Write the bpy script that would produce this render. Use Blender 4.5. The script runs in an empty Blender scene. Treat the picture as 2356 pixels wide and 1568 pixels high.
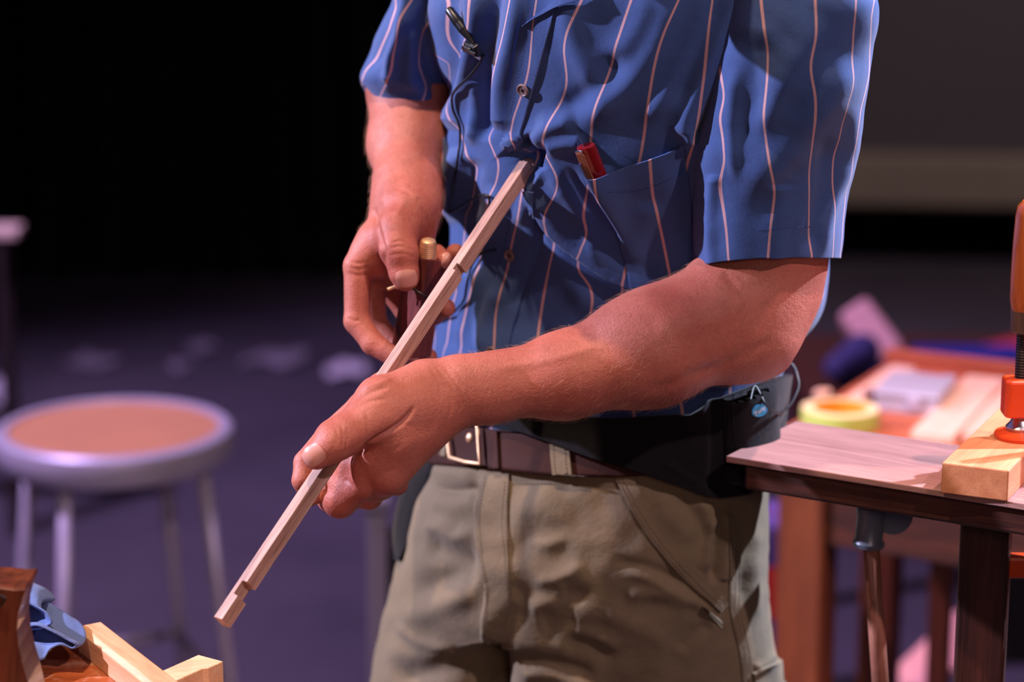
import bpy, bmesh, math, random
import numpy as np
from mathutils import Vector, Matrix
from mathutils.bvhtree import BVHTree

# ------------------------------------------------------------------ camera, world, light, exposure
CAMZ = 1.64; PITCH = math.radians(13.5); LENS = 85.0
FPX = LENS / 36.0 * 2356.0
CP, SP = math.cos(PITCH), math.sin(PITCH)
scene = bpy.context.scene
cam_data = bpy.data.cameras.new('camera'); cam = bpy.data.objects.new('camera', cam_data)
scene.collection.objects.link(cam); scene.camera = cam
cam.location = (0, 0, CAMZ); cam.rotation_euler = (math.pi / 2 - PITCH, 0, 0)
cam_data.lens = LENS; cam_data.sensor_width = 36.0; cam_data.clip_start = 0.05; cam_data.clip_end = 60
cam_data.dof.use_dof = True; cam_data.dof.focus_distance = 1.99; cam_data.dof.aperture_fstop = 3.2

scene.view_settings.view_transform = 'Standard'; scene.view_settings.look = 'None'
scene.view_settings.gamma = 1; scene.view_settings.exposure = 0.0
try: scene.view_settings.use_curve_mapping = False
except Exception: pass

world = bpy.data.worlds.new('hall'); scene.world = world; world.use_nodes = True
world.node_tree.nodes['Background'].inputs[0].default_value = (0.46, 0.32, 0.50, 1)
world.node_tree.nodes['Background'].inputs[1].default_value = 0.085

def spot(name, loc, target, power, color, size_deg=40, radius=0.05, blend=0.3):
    ld = bpy.data.lights.new(name, 'SPOT'); ld.energy = power; ld.color = color
    ld.spot_size = math.radians(size_deg); ld.spot_blend = blend; ld.shadow_soft_size = radius
    o = bpy.data.objects.new(name, ld); scene.collection.objects.link(o); o.location = loc
    o.rotation_euler = (Vector(target) - Vector(loc)).to_track_quat('-Z', 'Y').to_euler()
    return o
MAN = (0.0, 2.1, 1.1)
spot('warm_stage_spot', (-.75, 1.15, 4.9), MAN, 540, (1.0, 0.72, 0.52), 30, 0.04)
spot('pink_stage_spot', (2.0, -0.6, 4.0), MAN, 300, (1.0, 0.70, 0.72), 26, 0.05)
spot('blue_stage_spot', (2.9, 3.1, 3.6), MAN, 2000, (0.66, 0.74, 1.0), 30, 0.04)
spot('lavender_stage_spot', (-3.4, 2.3, 2.9), MAN, 1250, (0.76, 0.72, 1.0), 28, 0.04)
spot('front_fill', (0.7, -2.6, 2.7), (0.1, 2.1, 0.95), 90, (1.0, 0.68, 0.56), 24, 0.5)  # soft frontal fill, added to lift the trousers and right side
spot('violet_stage_wash', (-2.6, 3.0, 4.8), (-0.5, 4.5, 0), 1700, (0.72, 0.50, 1.0), 52, 0.2, 0.7)
spot('screen_fill', (2.6, 5.2, 4.6), (1.9, 8.0, 1.0), 260, (1.0, 0.80, 0.74), 60, 0.2, 0.8)  # added fill lamp that lifts the grey screen out of black
spot('bench_stage_spot', (1.6, 1.6, 4.8), (0.62, 2.7, 0.9), 600, (1.0, 0.60, 0.62), 26, 0.05)

# ------------------------------------------------------------------ placing helpers
# Q: the point seen at photo pixel (px,py) on the vertical plane y = Y (all sizes below are then real sizes at real distances)
def Q(px, py, Y):
    px = np.asarray(px, float); py = np.asarray(py, float); Y = np.asarray(Y, float)
    u = (px - 1178.0) / FPX; v = (py - 784.0) / FPX
    d = Y / (CP - v * SP)
    return np.stack([u * d, Y + 0 * u * d, CAMZ + d * (-SP - v * CP)], -1)
def V(px, py, Y): return Vector(Q(px, py, Y).tolist())
def QZ(px, py, z):                                   # the point on the horizontal plane z
    u = (px - 1178.0) / FPX; v = (py - 784.0) / FPX
    d = (z - CAMZ) / (-SP - v * CP)
    return Vector((u * d, d * (CP - v * SP), z))
def pix(p):
    p = np.asarray(p, float)
    x, y, z = p[..., 0], p[..., 1], p[..., 2] - CAMZ
    d = y * CP - z * SP; w = y * SP + z * CP
    return 1178.0 + FPX * x / d, 784.0 - FPX * w / d
def cr(xs, ys, x):                                   # smooth (Catmull-Rom) interpolation of a table
    xs = np.asarray(xs, float); ys = np.asarray(ys, float); x = np.clip(np.asarray(x, float), xs[0], xs[-1])
    m = np.gradient(ys, xs)
    i = np.clip(np.searchsorted(xs, x) - 1, 0, len(xs) - 2)
    h = xs[i + 1] - xs[i]; t = (x - xs[i]) / h
    return ((2*t**3-3*t**2+1)*ys[i] + (t**3-2*t**2+t)*h*m[i] + (-2*t**3+3*t**2)*ys[i+1] + (t**3-t**2)*h*m[i+1])

# ------------------------------------------------------------------ objects
def link(o, parent=None):
    scene.collection.objects.link(o)
    if parent is not None:
        o.parent = parent
        o.matrix_parent_inverse = parent.matrix_world.inverted() if False else Matrix.Translation(parent.location).inverted()
    return o
def thing(name, label, cat, loc=(0, 0, 0), group=None):
    o = bpy.data.objects.new(name, None); o.empty_display_size = 0.05; o.location = loc
    scene.collection.objects.link(o); o['label'] = label; o['category'] = cat
    if group: o['group'] = group
    return o
def tag(o, label, cat, group=None):
    o['label'] = label; o['category'] = cat
    if group: o['group'] = group
    return o
def mesh_obj(name, verts, faces, mat, parent=None, smooth=True, attrs=None):
    me = bpy.data.meshes.new(name)
    verts = np.asarray(verts, np.float32)
    if isinstance(faces, np.ndarray):
        n, k = faces.shape
        me.vertices.add(len(verts)); me.vertices.foreach_set('co', verts.ravel())
        me.loops.add(n * k); me.loops.foreach_set('vertex_index', faces.astype(np.int32).ravel())
        me.polygons.add(n); me.polygons.foreach_set('loop_start', (np.arange(n) * k).astype(np.int32))
        try: me.polygons.foreach_set('loop_total', np.full(n, k, np.int32))
        except Exception: pass
        me.update(calc_edges=True)
    else:
        me.from_pydata([tuple(map(float, v)) for v in verts], [], [tuple(f) for f in faces])
    me.validate()
    if smooth: me.polygons.foreach_set('use_smooth', np.ones(len(me.polygons), bool))
    for k, a in (attrs or {}).items():
        at = me.attributes.new(k, 'FLOAT', 'POINT'); at.data.foreach_set('value', np.asarray(a, np.float32).ravel())
    if mat is not None: me.materials.append(mat)
    o = bpy.data.objects.new(name, me); link(o, parent); me.update()
    return o
def bm_obj(name, bm, mat, parent=None, smooth=False, bevel=0.0, seg=2):
    me = bpy.data.meshes.new(name); bmesh.ops.recalc_face_normals(bm, faces=bm.faces); bm.to_mesh(me); bm.free()
    if mat is not None: me.materials.append(mat)
    if smooth: me.polygons.foreach_set('use_smooth', np.ones(len(me.polygons), bool))
    o = bpy.data.objects.new(name, me); link(o, parent)
    if bevel:
        m = o.modifiers.new('bevel', 'BEVEL'); m.width = bevel; m.segments = seg; m.limit_method = 'ANGLE'; m.angle_limit = math.radians(40)
    return o
def hexa(name, P, mat, parent=None, bevel=0.001, seg=2):
    """solid from 8 corners: 4 bottom then 4 top"""
    bm = bmesh.new(); v = [bm.verts.new(p) for p in P]
    for f in ((3,2,1,0),(4,5,6,7),(0,1,5,4),(1,2,6,5),(2,3,7,6),(3,0,4,7)): bm.faces.new([v[i] for i in f])
    return bm_obj(name, bm, mat, parent, False, bevel, seg)
def frame(origin, xdir, zdir=(0, 0, 1)):
    x = Vector(xdir).normalized(); z = Vector(zdir); y = z.cross(x).normalized(); z = x.cross(y).normalized()
    return Matrix(((x.x,y.x,z.x,origin[0]),(x.y,y.y,z.y,origin[1]),(x.z,y.z,z.z,origin[2]),(0,0,0,1)))
def box(name, M, lo, hi, mat, parent=None, bevel=0.001, seg=2):
    P = [M @ Vector(p) for p in ((lo[0],lo[1],lo[2]),(hi[0],lo[1],lo[2]),(hi[0],hi[1],lo[2]),(lo[0],hi[1],lo[2]),
                                 (lo[0],lo[1],hi[2]),(hi[0],lo[1],hi[2]),(hi[0],hi[1],hi[2]),(lo[0],hi[1],hi[2]))]
    return hexa(name, P, mat, parent, bevel, seg)
def prism(name, M, pts, z0, z1, mat, parent=None, bevel=0.001, seg=2, smooth=False):
    bm = bmesh.new(); a = [bm.verts.new(M @ Vector((x, y, z0))) for x, y in pts]; b = [bm.verts.new(M @ Vector((x, y, z1))) for x, y in pts]
    n = len(pts); bm.faces.new(a[::-1]); bm.faces.new(b)
    for i in range(n): bm.faces.new((a[i], a[(i+1) % n], b[(i+1) % n], b[i]))
    return bm_obj(name, bm, mat, parent, smooth, bevel, seg)
def lathe(name, M, prof, mat, parent=None, n=48, smooth=True, cap=True):
    """prof: (radius, z) pairs"""
    vs = []; fs = []
    for r, z in prof:
        for j in range(n):
            a = 2 * math.pi * j / n; vs.append(M @ Vector((r * math.cos(a), r * math.sin(a), z)))
    for i in range(len(prof) - 1):
        for j in range(n):
            fs.append((i*n+j, i*n+(j+1) % n, (i+1)*n+(j+1) % n, (i+1)*n+j))
    if cap:
        if prof[0][0] > 1e-6: fs.append(tuple(range(n))[::-1])
        if prof[-1][0] > 1e-6: fs.append(tuple((len(prof)-1)*n + j for j in range(n)))
    o = mesh_obj(name, vs, fs, mat, parent, smooth)
    if smooth:
        o.data.set_sharp_from_angle(angle=math.radians(38))
    return o
def spline(pts, n):
    P = np.asarray(pts, float); s = np.r_[0, np.cumsum(np.linalg.norm(np.diff(P, axis=0), axis=1))]
    t = np.linspace(0, s[-1], n)
    return np.stack([cr(s, P[:, k], t) for k in range(P.shape[1])], -1)
def tube(name, pts, rad, mat, parent=None, n=10, m=60, straight=False, caps=True):
    P = np.asarray([tuple(p) for p in pts], float) if straight else spline(pts, m)
    k = len(P); R = np.full(k, rad) if np.isscalar(rad) else np.interp(np.linspace(0, 1, k), np.linspace(0, 1, len(rad)), rad)
    T = np.gradient(P, axis=0); T /= np.linalg.norm(T, axis=1)[:, None] + 1e-12
    up = Vector((0, 0, 1)) if abs(T[0][2]) < .9 else Vector((0, 1, 0))
    a = Vector(T[0]).cross(up).normalized(); vs = []
    for i in range(k):
        t = Vector(T[i]); a = (a - t * a.dot(t)).normalized(); b = t.cross(a)
        for j in range(n):
            w = 2 * math.pi * j / n; vs.append(Vector(P[i]) + (a * math.cos(w) + b * math.sin(w)) * float(R[i]))
    fs = [(i*n+j, i*n+(j+1) % n, (i+1)*n+(j+1) % n, (i+1)*n+j) for i in range(k-1) for j in range(n)]
    if caps: fs += [tuple(range(n))[::-1], tuple((k-1)*n+j for j in range(n))]
    return mesh_obj(name, vs, fs, mat, parent, True)

# ------------------------------------------------------------------ materials
def srgb(r, g, b):
    f = lambda c: (c/255/12.92) if c/255 <= .04045 else ((c/255+.055)/1.055)**2.4
    return (f(r), f(g), f(b), 1)
class NT:
    def __init__(s, name):
        s.m = bpy.data.materials.new(name); s.m.use_nodes = True; s.t = s.m.node_tree; s.n = s.t.nodes; s.b = s.n['Principled BSDF']
    def N(s, typ, **kw):
        n = s.n.new(typ)
        for k, v in kw.items(): setattr(n, k, v)
        return n
    def L(s, a, b): s.t.links.new(a, b)
    def put(s, sock, v):
        if hasattr(v, 'is_output'): s.L(v, sock)
        else: sock.default_value = v
    def math(s, op, a, b=0.0):
        n = s.N('ShaderNodeMath', operation=op); s.put(n.inputs[0], a); s.put(n.inputs[1], b); return n.outputs[0]
    def mix(s, f, a, b, mode='MIX'):
        n = s.N('ShaderNodeMix', data_type='RGBA', blend_type=mode); s.put(n.inputs[0], f); s.put(n.inputs[6], a); s.put(n.inputs[7], b); return n.outputs[2]
    def coord(s, scale=(1,1,1), rot=(0,0,0), kind='Object'):
        c = s.N('ShaderNodeTexCoord'); mp = s.N('ShaderNodeMapping'); mp.inputs['Scale'].default_value = scale; mp.inputs['Rotation'].default_value = rot
        s.L(c.outputs[kind], mp.inputs[0]); return mp.outputs[0]
    def noise(s, vec, scale, detail=4, rough=.55, dist=0):
        n = s.N('ShaderNodeTexNoise'); s.L(vec, n.inputs['Vector']); n.inputs['Scale'].default_value = scale
        n.inputs['Detail'].default_value = detail; n.inputs['Roughness'].default_value = rough; n.inputs['Distortion'].default_value = dist
        return n.outputs[0]
    def ramp(s, f, stops):
        r = s.N('ShaderNodeValToRGB'); s.L(f, r.inputs[0]); e = r.color_ramp.elements
        while len(e) < len(stops): e.new(.5)
        for i, (p, c) in enumerate(stops): e[i].position = p; e[i].color = c if len(c) == 4 else (*c, 1)
        return r.outputs[0]
    def bump(s, h, strength, dist, normal=None):
        b = s.N('ShaderNodeBump'); s.L(h, b.inputs['Height']); b.inputs['Strength'].default_value = strength; b.inputs['Distance'].default_value = dist
        if normal is not None: s.L(normal, b.inputs['Normal'])
        return b.outputs[0]
    def set(s, **kw):
        al = dict(color='Base Color', rough='Roughness', metal='Metallic', normal='Normal', spec='Specular IOR Level', sss='Subsurface Weight',
                  sheen='Sheen Weight', coat='Coat Weight', coat_rough='Coat Roughness', alpha='Alpha', trans='Transmission Weight', ior='IOR')
        for k, v in kw.items(): s.put(s.b.inputs[al[k]], v)
        return s.m
def plain(name, col, rough=.5, metal=0, spec=.5, var=.12, scale=25, bump=0.0, coat=0):
    t = NT(name); v = t.coord(); n = t.noise(v, scale)
    d = tuple(c*(1-var) for c in col[:3]) + (1,); l = tuple(min(1, c*(1+var)) for c in col[:3]) + (1,)
    kw = dict(color=t.mix(n, d, l), rough=rough, metal=metal, spec=spec, coat=coat)
    if bump: kw['normal'] = t.bump(t.noise(v, scale*8), bump, .001)
    return t.set(**kw)
def wood(name, light, dark, axis=(1,0,0), scale=1.0, rough=.5, coat=0.0, var=.5, pores=.5):
    """grain runs along `axis`"""
    t = NT(name)
    q = Vector((1,0,0)).rotation_difference(Vector(axis)).to_euler()
    c = t.N('ShaderNodeTexCoord'); vr = t.N('ShaderNodeVectorRotate', rotation_type='EULER_XYZ', invert=True)
    t.L(c.outputs['Object'], vr.inputs['Vector']); vr.inputs['Rotation'].default_value = q
    mp = t.N('ShaderNodeMapping'); mp.inputs['Scale'].default_value = (6*scale, 90*scale, 90*scale); t.L(vr.outputs[0], mp.inputs[0])
    g = t.noise(mp.outputs[0], 1.0, 6, .6, .6)
    mp2 = t.N('ShaderNodeMapping'); mp2.inputs['Scale'].default_value = (30*scale, 900*scale, 900*scale); t.L(vr.outputs[0], mp2.inputs[0])
    f = t.noise(mp2.outputs[0], 1.0, 3, .6)
    col = t.ramp(g, [(.32, dark), (.68, light)])
    fr = t.ramp(f, [(.36, (.35,.3,.3,1)), (.52, (1,1,1,1))])
    col = t.mix(pores, col, t.mix(1.0, col, fr, 'MULTIPLY'))
    return t.set(color=col, rough=rough, coat=coat, normal=t.bump(f, .25, .0006))
# ------------------------------------------------------------------ organic bodies: blended tapered limbs meshed with surface nets
def surface_nets(D, org, h):
    S = D < 0
    nx, ny, nz = D.shape
    c = np.zeros((nx-1, ny-1, nz-1), np.uint8)
    for dx in (0, 1):
        for dy in (0, 1):
            for dz in (0, 1): c += S[dx:nx-1+dx, dy:ny-1+dy, dz:nz-1+dz]
    act = (c > 0) & (c < 8); I = np.argwhere(act); idx = np.full(act.shape, -1, np.int32); idx[act] = np.arange(len(I))
    acc = np.zeros((len(I), 3)); cnt = np.zeros(len(I))
    i, j, k = I.T
    for ax in range(3):
        o1, o2 = [a for a in range(3) if a != ax]
        for a in (0, 1):
            for b in (0, 1):
                off = [0, 0, 0]; off[o1] = a; off[o2] = b
                off2 = list(off); off2[ax] = 1
                d0 = D[i+off[0], j+off[1], k+off[2]]; d1 = D[i+off2[0], j+off2[1], k+off2[2]]
                m = (d0 < 0) != (d1 < 0); t = np.where(m, d0 / np.where(m, d0 - d1, 1), 0)
                p = np.zeros((len(I), 3)); p[:, o1] = a; p[:, o2] = b; p[:, ax] = t
                acc += p * m[:, None]; cnt += m
    verts = (I + acc / cnt[:, None]) * h + org
    faces = []
    for ax in range(3):
        o1, o2 = (ax+1) % 3, (ax+2) % 3
        sl0 = [slice(None)]*3; sl1 = [slice(None)]*3; sl0[ax] = slice(0, -1); sl1[ax] = slice(1, None)
        a, b = S[tuple(sl0)], S[tuple(sl1)]
        E = np.argwhere(a != b); E = E[(E[:, o1] > 0) & (E[:, o2] > 0)]
        lim = [nx-1, ny-1, nz-1]
        E = E[(E[:, o1] < lim[o1]) & (E[:, o2] < lim[o2])]
        q = []
        for da, db in ((1, 1), (0, 1), (0, 0), (1, 0)):
            F = E.copy(); F[:, o1] -= da; F[:, o2] -= db; q.append(idx[F[:, 0], F[:, 1], F[:, 2]])
        q = np.stack(q, 1); flip = ~a[E[:, 0], E[:, 1], E[:, 2]]
        q[flip] = q[flip][:, ::-1]; faces.append(q)
    F = np.concatenate(faces); F = F[(F >= 0).all(1)]
    return verts, F
class Field:
    def __init__(s, lo, hi, h):
        s.lo = np.asarray(lo, float); s.h = h; s.n = np.ceil((np.asarray(hi) - s.lo) / h).astype(int) + 1
        s.D = np.full(s.n, .03, np.float32)
        s.ax = [(s.lo[a] + h*np.arange(s.n[a])).astype(np.float32) for a in range(3)]
    def region(s, lo, hi):
        a = np.clip(((np.asarray(lo) - s.lo) / s.h).astype(int), 0, s.n); b = np.clip(((np.asarray(hi) - s.lo) / s.h).astype(int) + 2, 0, s.n)
        if (b <= a).any(): return None
        return tuple(slice(a[i], b[i]) for i in range(3))
    def limb(s, a, b, ra, rb, k=.004, flat=None, cut=False):
        """tapered limb from a to b; flat=(dir, f) squashes it along dir by f"""
        a = np.asarray(a, np.float32); b = np.asarray(b, np.float32); R = max(ra, rb) + k + 3*s.h
        g = s.region(np.minimum(a, b) - R, np.maximum(a, b) + R)
        if g is None: return
        X = s.ax[0][g[0]][:, None, None]; Y = s.ax[1][g[1]][None, :, None]; Z = s.ax[2][g[2]][None, None, :]
        ba = b - a; L = float(ba @ ba) + 1e-12
        t = np.clip(((X-a[0])*ba[0] + (Y-a[1])*ba[1] + (Z-a[2])*ba[2]) / L, 0, 1)
        qx, qy, qz = X-a[0]-t*ba[0], Y-a[1]-t*ba[1], Z-a[2]-t*ba[2]
        if flat is not None:
            d = np.asarray(flat[0], np.float32); d = d / np.linalg.norm(d); f = flat[1]
            c = (qx*d[0] + qy*d[1] + qz*d[2]) * (1/f - 1); qx, qy, qz = qx + c*d[0], qy + c*d[1], qz + c*d[2]
        ts = t*t*(3-2*t) * .35 + t*.65
        P = np.sqrt(qx*qx + qy*qy + qz*qz) - (ra + (rb-ra)*ts)
        if flat is not None: P = P * (.5 + .5*min(1, flat[1]))
        A = s.D[g]
        if cut:
            P = -P; h = np.maximum(k - np.abs(A - P), 0) / k; s.D[g] = np.maximum(A, P) + h*h*k*.25
        else:
            h = np.maximum(k - np.abs(A - P), 0) / k; s.D[g] = np.minimum(A, P) - h*h*k*.25
    def chain(s, pts, rad, k=.004, k0=None, flat=None):
        for i in range(len(pts) - 1):
            s.limb(pts[i], pts[i+1], rad[i], rad[i+1], (k0 if (i == 0 and k0) else k), flat)
    def groove(s, pts, r, k=.003):
        for i in range(len(pts) - 1): s.limb(pts[i], pts[i+1], r, r, k, None, True)
    def mesh(s): return surface_nets(s.D, s.lo, s.h)
def laplace(v, f, it=1, lam=.5):
    e = np.concatenate([f[:, [0, 1]], f[:, [1, 2]], f[:, [2, 3]], f[:, [3, 0]]]); e = np.concatenate([e, e[:, ::-1]])
    n = np.bincount(e[:, 0], minlength=len(v)).astype(float)
    for _ in range(it):
        s = np.stack([np.bincount(e[:, 0], v[e[:, 1], a], minlength=len(v)) for a in range(3)], 1) / np.maximum(n, 1)[:, None]
        v = np.where(n[:, None] > 0, v + lam*(s - v), v)
    return v
def vnormals(v, f):
    n = np.cross(v[f[:, 2]] - v[f[:, 0]], v[f[:, 3]] - v[f[:, 1]]); N = np.zeros_like(v)
    for a in range(4):
        for c in range(3): N[:, c] += np.bincount(f[:, a], n[:, c], minlength=len(v))
    return N / (np.linalg.norm(N, axis=1)[:, None] + 1e-20)
# ------------------------------------------------------------------ lofted cloth with folds
def seg_field(PX, PY, line):
    """distance (px) to a polyline, signed side (+ = picture right of a line drawn downwards, above one drawn rightwards) and position 0..1 along it"""
    L = np.asarray(line, float); best = np.full(PX.shape, 1e9); sd = np.zeros(PX.shape); tt = np.zeros(PX.shape)
    ln = np.r_[0, np.cumsum(np.linalg.norm(np.diff(L, axis=0), axis=1))]
    for i in range(len(L) - 1):
        a, b = L[i], L[i+1]; d = b - a; l2 = d @ d + 1e-9
        t = np.clip(((PX-a[0])*d[0] + (PY-a[1])*d[1]) / l2, 0, 1)
        x, y = PX - a[0] - t*d[0], PY - a[1] - t*d[1]; r = np.hypot(x, y); m = r < best
        best = np.where(m, r, best); sd = np.where(m, np.sign(d[1]*x - d[0]*y), sd)
        tt = np.where(m, (ln[i] + t*(ln[i+1]-ln[i])) / ln[-1], tt)
    return best, sd, tt
def folds(PX, PY, spec):
    """spec: (polyline px, width px, height mm, kind[, fade]) -> displacement in metres. r = soft ridge or valley, s = overlap with a sharp edge"""
    out = np.zeros(PX.shape)
    for f in spec:
        line, w, mm, kind = f[:4]; fade = f[4] if len(f) > 4 else 1
        line = spline(line, max(6, 3*len(line))) if len(line) > 2 else line
        L = np.asarray(line); m = (PX > L[:,0].min()-4*w) & (PX < L[:,0].max()+4*w) & (PY > L[:,1].min()-4*w) & (PY < L[:,1].max()+4*w)
        if not m.any(): continue
        d, s, t = seg_field(PX[m], PY[m], line)
        env = np.clip(np.minimum(t, 1-t) / .22, 0, 1); env = env*env*(3-2*env) if fade else np.clip(np.minimum(t, 1-t)/.07, 0, 1)
        if kind == 'r': q = np.exp(-(d/w)**2)
        else:
            e = np.clip((s*d + 3.5) / 7.0, 0, 1); e = e*e*(3-2*e); q = e * np.exp(-np.maximum(s*d, 0)/w)
        out[m] += mm*.001 * q * env
    return out
def wrinkle(PX, PY, amp, wl, seed=0):
    r = np.random.RandomState(seed); o = np.zeros(PX.shape)
    for i in range(7):
        a = r.uniform(0, 2*math.pi); k = 2*math.pi / (wl * r.uniform(.6, 1.7)); p, q = r.uniform(0, 6, 2)
        o += np.sin(k*(PX*math.cos(a) + PY*math.sin(a)) + p + 1.3*np.sin(k*.6*(PY*math.cos(a) - PX*math.sin(a)) + q))
    return amp*.001 * o / 4
class Loft:
    """rings at photo heights py: rows of (py, x_left, x_right, Y_centre, half_depth, shear)"""
    def __init__(s, rows): s.r = np.asarray(rows, float)
    def ring(s, py, ph, grow=0.0, tilt=None):
        r = s.r; c = [cr(r[:, 0], r[:, k], py) for k in range(1, 6)]
        xc, hw = (c[0]+c[1])/2, (c[1]-c[0])/2 + grow*2650
        co, si = np.cos(ph), np.sin(ph)
        e = .9; cx = np.sign(co)*np.abs(co)**e; sy = np.sign(si)*np.abs(si)**e
        px = xc + hw*cx; Y = c[2] - (c[3]+grow)*sy + c[4]*cx
        if tilt is not None: py = py + tilt(co, si)
        return px, py, Y
def loft_mesh(name, L, py0, py1, nr, nf, nb, mat, parent, fold=None, ufun=None, grow=0.0, tilt0=None, tilt1=None, noise=(1.2, 120), thick=0.0, seed=1, extra=None, back_u=.01):
    ph = np.r_[np.linspace(math.pi+.35, -.35, nf), np.linspace(-.35, -(math.pi-.35), nb+2)[1:-1]]
    t = np.linspace(0, 1, nr)[:, None]; PH = np.broadcast_to(ph[None], (nr, len(ph)))
    f0 = py0 if callable(py0) else (lambda c, s_: py0 + 0*c); f1 = py1 if callable(py1) else (lambda c, s_: py1 + 0*c)
    co, si = np.cos(PH), np.sin(PH)
    PYv = f0(co, si)*(1-t) + f1(co, si)*t
    px, py, Y = L.ring(PYv, PH, grow)
    P = Q(px, py, Y)
    n = len(ph); idx = np.arange(nr*n).reshape(nr, n); nx = np.roll(idx, -1, 1)
    F = np.stack([idx[:-1], idx[1:], nx[1:], nx[:-1]], -1).reshape(-1, 4)
    v = P.reshape(-1, 3); N = vnormals(v, F)
    cen = np.repeat(P.mean(1), n, 0)
    if ((v - cen) * N).sum() < 0: F = F[:, ::-1]; N = -N
    fr = np.clip(si.ravel()*2.2 + .75, 0, 1)
    PXr, PYr = px.ravel(), py.ravel()
    d = np.zeros(len(v))
    if fold: d += folds(PXr, PYr, fold) * fr
    d += wrinkle(PXr + 300*(si.ravel() < 0), PYr, noise[0], noise[1], seed)
    v = v + N*d[:, None]
    if extra is not None: v = extra(v, PXr, PYr, N)
    at = {}
    if ufun is not None:
        u = ufun(PXr, PYr); at['su'] = np.where(si.ravel() > -.3, u, (np.arange(len(v)) % n) * back_u * 30)
    o = mesh_obj(name, v, F, mat, parent, True, at)
    if thick:
        m = o.modifiers.new('cloth', 'SOLIDIFY'); m.thickness = thick; m.offset = -1
    o['_d'] = 0; del o['_d']
    return o, Surf(v, F)
class Surf:
    def __init__(s, v, F): s.b = BVHTree.FromPolygons([tuple(p) for p in v.tolist()], [tuple(f) for f in F.tolist()])
    def hit(s, px, py, off=0.0):
        p = Q(px, py, 1.0); o = Vector((0, 0, CAMZ)); d = (Vector(p.tolist()) - o).normalized()
        h, n, i, _ = s.b.ray_cast(o, d)
        if h is None:
            h, n, i, _ = s.b.find_nearest(o + d*2.1)
        if n.dot(d) > 0: n = -n
        return h + n*off, n
def grid_on(name, surf, nu, nv, fun, off, mat, parent, thick=.001, ufun=None, offf=None, smooth=True):
    """solid patch following a surface; fun(u,v)->(px,py)"""
    T, B, us = [], [], []
    for i in range(nu):
        for j in range(nv):
            u, v = i/(nu-1), j/(nv-1); x, y = fun(u, v); p, n = surf.hit(x, y)
            o = off + (offf(u, v) if offf else 0)
            T.append(p + n*(o+thick)); B.append(p + n*(o-.0004)); us.append((x, y))
    n = nu*nv; F = []
    g = lambda i, j: i*nv + j
    for i in range(nu-1):
        for j in range(nv-1):
            F.append((g(i,j), g(i+1,j), g(i+1,j+1), g(i,j+1))); F.append(tuple(n + k for k in (g(i,j+1), g(i+1,j+1), g(i+1,j), g(i,j))))
    ring = [g(i,0) for i in range(nu)] + [g(nu-1,j) for j in range(1,nv)] + [g(i,nv-1) for i in range(nu-2,-1,-1)] + [g(0,j) for j in range(nv-2,0,-1)]
    for a, b in zip(ring, ring[1:] + ring[:1]): F.append((b, a, n+a, n+b))
    at = None
    if ufun is not None:
        x = np.array([a for a, b in us]); y = np.array([b for a, b in us]); u = ufun(x, y); at = {'su': np.r_[u, u]}
    o = mesh_obj(name, np.array([tuple(p) for p in T+B]), F, mat, parent, smooth, at)
    bm = bmesh.new(); bm.from_mesh(o.data); bmesh.ops.recalc_face_normals(bm, faces=bm.faces); bm.to_mesh(o.data); bm.free()
    o.data.set_sharp_from_angle(angle=math.radians(50))
    return o
def ribbon(name, surf, line, w, off, mat, parent, thick=.001, n=60, m=4, ufun=None):
    """band along a pixel polyline; w = width px (number or list)"""
    P = spline(line, n); T = np.gradient(P, axis=0); T /= np.linalg.norm(T, axis=1)[:, None]; N = np.stack([-T[:, 1], T[:, 0]], 1)
    W = np.full(n, w) if np.isscalar(w) else np.interp(np.linspace(0,1,n), np.linspace(0,1,len(w)), w)
    def f(u, v):
        i = int(round(u*(n-1))); q = P[i] + N[i]*W[i]*(v-.5); return q[0], q[1]
    return grid_on(name, surf, n, m, f, off, mat, parent, thick, ufun)
def stitches(name, surf, line, mat, parent, step=9, off=.0012, r=.00035, dash=.6):
    """a row of sewing stitches: one part made of short threads"""
    P0 = np.asarray(line, float); ln = np.linalg.norm(np.diff(P0, axis=0), axis=1).sum(); n = max(4, int(ln/step)); P = spline(line, n*4+1)
    vs, fs = [], []
    for i in range(n):
        a = P[i*4]; b = P[min(len(P)-1, i*4 + max(1, int(4*dash)))]
        pa, na = surf.hit(a[0], a[1], off); pb, nb = surf.hit(b[0], b[1], off)
        t = (pb-pa).normalized(); s = t.cross(na).normalized()*r; u = na*r; k = len(vs)
        for p in (pa, (pa+pb)/2 + na*r*.6, pb): vs += [p+s, p+u, p-s, p-u]
        for q in range(2):
            for j in range(4): fs.append((k+q*4+j, k+q*4+(j+1)%4, k+q*4+4+(j+1)%4, k+q*4+4+j))
        fs += [(k,k+1,k+2,k+3), (k+8,k+11,k+10,k+9)]
    o = mesh_obj(name, np.array([tuple(p) for p in vs]), fs, mat, parent, True); o['kind'] = 'stuff'; return o
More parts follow.
